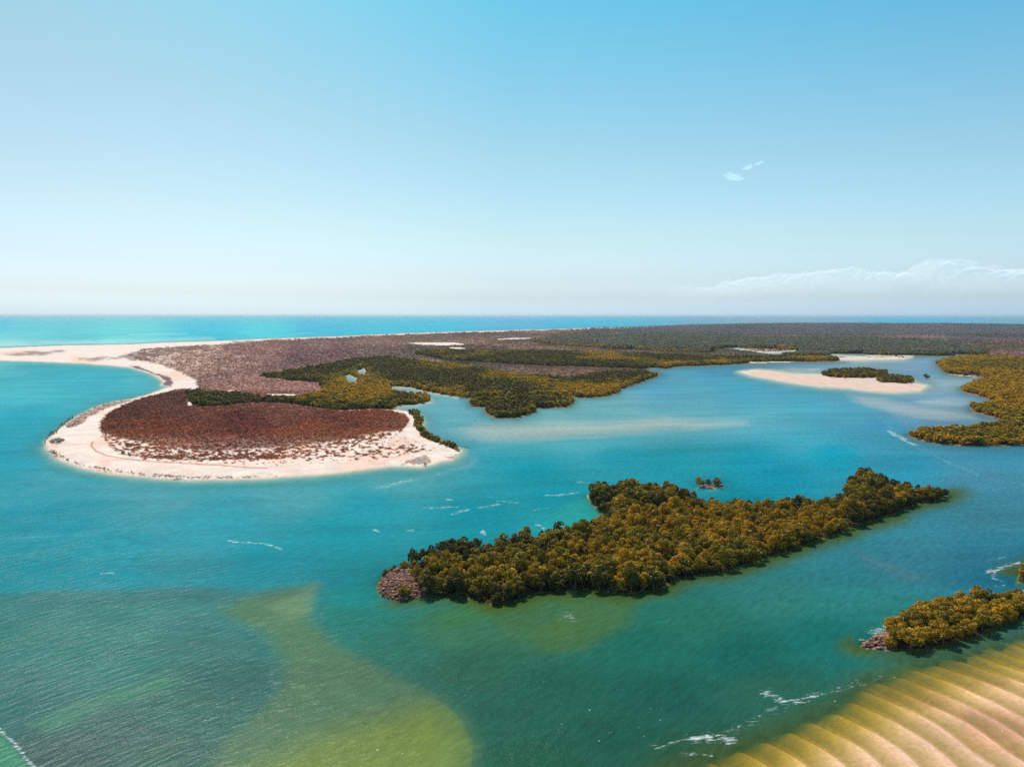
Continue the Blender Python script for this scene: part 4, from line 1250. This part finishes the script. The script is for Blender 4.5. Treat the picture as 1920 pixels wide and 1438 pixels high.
# rubble between the boulders: uncountable
rub = []
for poly, n in ((TIPR, 700), (TIPS, 400)):
    P = np.array(poly, float)
    U_ = rng.uniform(P[:, 0].min(), P[:, 0].max(), n * 2); V_ = rng.uniform(P[:, 1].min(), P[:, 1].max(), n * 2)
    ok = sdf(poly, U_, V_) > -1.5
    for u, v in zip(U_[ok], V_[ok]):
        xx, yy = unproject(u, v)
        rub.append((float(xx), float(yy), height_at(u, v) + 0.05, rng.uniform(0.15, 0.42), 1.0, rng.integers(0, 7), 1))
o = gn_scatter('rubble', np.array(rub, float), ROCKS)
tag(o, 'loose pink rubble between the boulders of both rocky island tips', 'rubble', kind='stuff')

# ------------------------------------------------------------------ small growth and driftwood on the beach
SAP = [crown_mesh(500 + k, M_LEAF['dark'], nl=4, per=22, size=0.30, Rr=0.8, H=3.0, low=0.3, name='crown') for k in range(3)]
SAPT = [trunk_mesh(40 + k, M_BARK, Rr=0.7, H=2.6) for k in range(2)]
sap_px = [(85, 830), (88, 823), (91, 818), (94, 816), (97, 814), (100, 812), (101, 815), (104, 809), (106, 812), (108, 806), (110, 803), (113, 801), (116, 798), (118, 797), (121, 795), (124, 792), (127, 790), (130, 788), (133, 786), (136, 784)]
for i, (u, v) in enumerate(sap_px):
    x, y = unproject(u, v)
    e = bpy.data.objects.new('mangrove_sapling', None)
    e.location = (float(x), float(y), 0.0); e.rotation_euler = (0, 0, random.uniform(0, 6)); s = random.uniform(0.5, 0.95)
    e.scale = (s, s, s)
    link(e)
    lab = ('outermost dark sapling standing in the water at the left tip of the beach' if i == 0 else
           ('dark %s sapling %s at the left tip of the beach' % ('fuller' if s > 0.72 else 'spindly', 'low in the row' if i < 5 else ('mid row' if i < 9 else 'high in the row')) if i < 12 else
            'dark %s sapling where the row meets the wrack strip%s' % ('fuller' if s > 0.72 else 'spindly', ', upper end' if i > 15 else '')))
    tag(e, lab, 'sapling', 'saplings along the left tip of the beach')
    link(bpy.data.objects.new('crown', SAP[i % 3]), e); link(bpy.data.objects.new('trunk', SAPT[i % 2]), e)

# beach litter: dark seaweed and twigs in an uncountable line
lit = []
for _ in range(900):
    t_ = random.random()
    pts = [(96, 846), (110, 857), (147, 872), (200, 883), (253, 890), (300, 894), (347, 897), (413, 897), (480, 896)]
    k = t_ * (len(pts) - 1); i = int(k); fr_ = k - i
    u = pts[i][0] * (1 - fr_) + pts[i + 1][0] * fr_ + random.gauss(0, 3); v = pts[i][1] * (1 - fr_) + pts[i + 1][1] * fr_ + random.gauss(0, 1.2) - 1.5
    if float(fbm(np.array(u * 0.09), np.array(3.0), 2)) < -0.05 and not 300 < u < 345: continue
    xx, yy = unproject(u, v)
    lit.append((float(xx), float(yy), height_at(u, v), random.uniform(0.2, 0.65), 0.5, random.randrange(0, 4), 1))
for _ in range(700):   # strip of brown growth on the upper left beach and the grey bush
    u = random.uniform(118, 262); v = random.uniform(738, 808)
    if sdf(WRACK_W, np.array([u]), np.array([v]))[0] < 0: continue
    xx, yy = unproject(u, v)
    lit.append((float(xx), float(yy), height_at(u, v), random.uniform(0.5, 1.1), 0.5, random.randrange(0, 4), 1))
for _ in range(90):
    a = random.uniform(0, 6.28); rr_ = random.random() ** .5
    u = 107 + 14 * rr_ * math.cos(a); v = 829 + 6 * rr_ * math.sin(a)
    xx, yy = unproject(u, v)
    lit.append((float(xx), float(yy), height_at(u, v), random.uniform(0.4, 0.9), 0.6, random.randrange(0, 4), 1))
lit = np.array(lit, float)
hue2 = np.zeros((len(lit), 3)) + s2l((110, 84, 74)) * np.exp(rng.normal(size=(len(lit), 1)) * .35)
o = gn_scatter('beach_wrack', lit, BUSHES, hue2)
tag(o, 'dark seaweed, twigs and low salt bushes strewn along the pale beach', 'seaweed', kind='stuff')


def driftwood(u, v, ln, rot, lab, group=None):
    vs, fs = [], []
    tube(vs, fs, (-ln / 2, 0, 0.2), (0, 0.1, 0.35), 0.22, 0.18, 6); tube(vs, fs, (0, 0.1, 0.35), (ln / 2, -0.1, 0.3), 0.18, 0.07, 6)
    tube(vs, fs, (ln * .1, .05, .35), (ln * .3, ln * .2, 0.8), 0.1, 0.03); tube(vs, fs, (-ln * .2, 0, .3), (-ln * .1, -ln * .18, 0.7), 0.09, 0.03)
    tube(vs, fs, (ln * .3, 0, .3), (ln * .45, -ln * .16, 1.0), 0.08, 0.03)
    me = bpy.data.meshes.new('driftwood'); me.from_pydata(vs, [], fs); me.materials.append(M_BARK)
    o = bpy.data.objects.new('driftwood', me)
    x, y = unproject(u, v)
    o.location = (float(x), float(y), height_at(u, v)); o.rotation_euler = (0, 0, rot)
    link(o); tag(o, lab, 'driftwood', group)


driftwood(1563, 709.5, 9, 0.4, 'long dark driftwood branch lying on the pink sandbank')
driftwood(1205, 1107, 5, 1.0, 'grey fallen branch at the near waterline of the long island')
driftwood(1050, 1104, 6, 0.3, 'pale bare fallen trunk at the near waterline, left of the fallen branch')
driftwood(1622, 1202, 2.6, -0.3, 'pale log in the water beside the tip of the small island at right')
driftwood(333, 899, 5, 0.1, 'dark branch at the lowest edge of the beach')

# ------------------------------------------------------------------ clouds
def cloud_material(name, alpha_scale):
    m, t, out = new_mat(name)
    at = N(t, 'Attribute', attribute_name='veil')
    d = N(t, 'BsdfDiffuse'); d.inputs[0].default_value = (0.88, 0.86, 0.86, 1)
    tl = N(t, 'BsdfTranslucent'); tl.inputs[0].default_value = (0.88, 0.86, 0.86, 1)
    ms = N(t, 'AddShader'); L(t, d.outputs[0], ms.inputs[0]); L(t, tl.outputs[0], ms.inputs[1])
    tr = N(t, 'BsdfTransparent')
    m2 = N(t, 'MixShader')
    geo = N(t, 'NewGeometry')
    n = noise(t, geo.outputs['Position'], 0.0016, 5, 0.6)
    a = math_node(t, 'MULTIPLY', math_node(t, 'MULTIPLY', at.outputs['Fac'], maprange(t, n, 0.25, 0.75, 0.8, 1.2)), alpha_scale, True)
    L(t, a, m2.inputs[0]); L(t, tr.outputs[0], m2.inputs[1]); L(t, ms.outputs[0], m2.inputs[2])
    L(t, m2.outputs[0], out.inputs[0])
    return m


def cloud_bank():
    D = 60000.0
    prof = [(1180, 545), (1330, 536), (1362, 528), (1400, 524), (1440, 515), (1500, 513), (1560, 504), (1575, 502), (1600, 508), (1650, 512), (1700, 512), (1722, 500), (1745, 489), (1765, 488), (1788, 491), (1795, 502), (1820, 504), (1832, 499),
            (1860, 506), (1895, 508), (1920, 506), (2000, 500), (2100, 512), (2250, 520), (2400, 560)]
    pu = np.array([p[0] for p in prof]); pv = np.array([p[1] for p in prof])
    us = np.arange(1180, 2400, 3.0); k = 60
    vs, veil = [], []
    for a in np.linspace(0, math.pi, k):       # a rounded, closed ridge cross-section
        for u in us:
            top = (V_HOR + 2 - np.interp(u, pu, pv)) / FPX * D - 150 + 420 * abs(float(fbm(np.array(u * 0.05), np.array(3.3), 4)))
            c = 0.5 - 0.5 * math.cos(2 * a)
            b = float(fbm(np.array(u * 0.09), np.array(a * 3.5), 5)) * 330
            hh = 200 + max(top - 200, 20) * (math.sin(a) ** 0.6) + b * math.sin(a)
            yy = D - 5000 * math.cos(a) - b * 1.2
            vs.append(((u - 960) / FPX * D, yy, max(hh, 150.0)))
            fl = np.clip((hh - 200) / max(top - 200, 100), 0, 1)
            veil.append((0.10 + 0.36 * smooth(0.35, 1.0, fl)) * 0.17 * smooth(0.05, 0.7, fl) * smooth(1180, 1420, u))  # opacity fades toward the base, standing in for haze before the cloud
    nu = len(us)
    fs = [(i * nu + j, i * nu + j + 1, (i + 1) * nu + j + 1, (i + 1) * nu + j) for i in range(k - 1) for j in range(nu - 1)]
    me = bpy.data.meshes.new('cloud_bank'); me.from_pydata(vs, [], fs)
    at = me.attributes.new('veil', 'FLOAT', 'POINT'); at.data.foreach_set('value', np.array(veil, np.float32))
    me.polygons.foreach_set('use_smooth', np.ones(len(fs), bool))
    me.materials.append(cloud_material('cumulus', 1.0))
    o = bpy.data.objects.new('cloud_bank', me); link(o)
    tag(o, 'faint bank of white cumulus cloud low over the horizon at right', 'cloud', kind='structure')


cloud_bank()


def wisp(cu_, cv_, wu, hv, rot, lab, seed):
    D = 42000.0
    n, k = 60, 30
    vs, veil = [], []
    px = D / FPX
    for side in (1, -1):
        for i in range(k + 1):
            for j in range(n + 1):
                a = j / n * 2 - 1; b = i / k * 2 - 1
                r_ = 1 - a * a - b * b
                r_ += 0.55 * float(fbm(np.array(a * 2.5 + seed), np.array(b * 2.0), 4))
                th = max(r_, 0) * side * 260
                uu = a * wu * math.cos(rot) + b * hv * math.sin(rot); vv = -a * wu * math.sin(rot) + b * hv * math.cos(rot)
                vs.append(((cu_ + uu - 960) * px, D + th, (V_HOR - cv_ - vv) * px + CAM_H))
                veil.append(smooth(0.15, 0.75, r_) * 0.11)
    m_ = (k + 1) * (n + 1); fs = []
    for s in (0, m_):
        for i in range(k):
            for j in range(n):
                p = s + i * (n + 1) + j
                fs.append((p, p + 1, p + n + 2, p + n + 1))
    me = bpy.data.meshes.new('cloud_wisp'); me.from_pydata(vs, [], fs)
    at = me.attributes.new('veil', 'FLOAT', 'POINT'); at.data.foreach_set('value', np.array(veil, np.float32))
    me.materials.append(M_WISP)
    o = bpy.data.objects.new('cloud_wisp', me); link(o)
    tag(o, lab, 'cloud', kind='structure')


M_WISP = cloud_material('wispy_cloud', 1.0)
wisp(1368, 338, 24, 9, -0.2, 'largest and lowest of the three wisps of cloud', 1.0)
wisp(1393, 321, 13, 5, 0.35, 'middle one of the three wisps of cloud', 4.0)
wisp(1414, 313, 10, 3.5, 0.35, 'small upper right one of the three wisps of cloud', 9.0)

# ------------------------------------------------------------------ air
if HAZE_DENSITY > 0:
    m, t, out = new_mat('sea_haze')
    pv_ = N(t, 'VolumePrincipled')
    pv_.inputs['Color'].default_value = (0.80, 0.90, 1.0, 1)
    pv_.inputs['Density'].default_value = HAZE_DENSITY
    pv_.inputs['Anisotropy'].default_value = 0.3
    L(t, pv_.outputs[0], out.inputs['Volume'])
    X0 = float(np.abs(GX).max()) + 500; Y1 = float(GY.max()) + 500; Y0 = float(GY.min()) - 300
    Z0, Z1 = -8.0, CAM_H + 6
    vs = [(sx * X0, y_, z_) for z_ in (Z0, Z1) for sx, y_ in ((-1, Y0), (1, Y0), (1, Y1), (-1, Y1))]
    fs = [(3, 2, 1, 0), (4, 5, 6, 7), (0, 1, 5, 4), (1, 2, 6, 5), (2, 3, 7, 6), (3, 0, 4, 7)]
    me = bpy.data.meshes.new('haze'); me.from_pydata(vs, [], fs); me.materials.append(m)
    o = bpy.data.objects.new('haze', me); link(o)
    tag(o, kind='stuff')
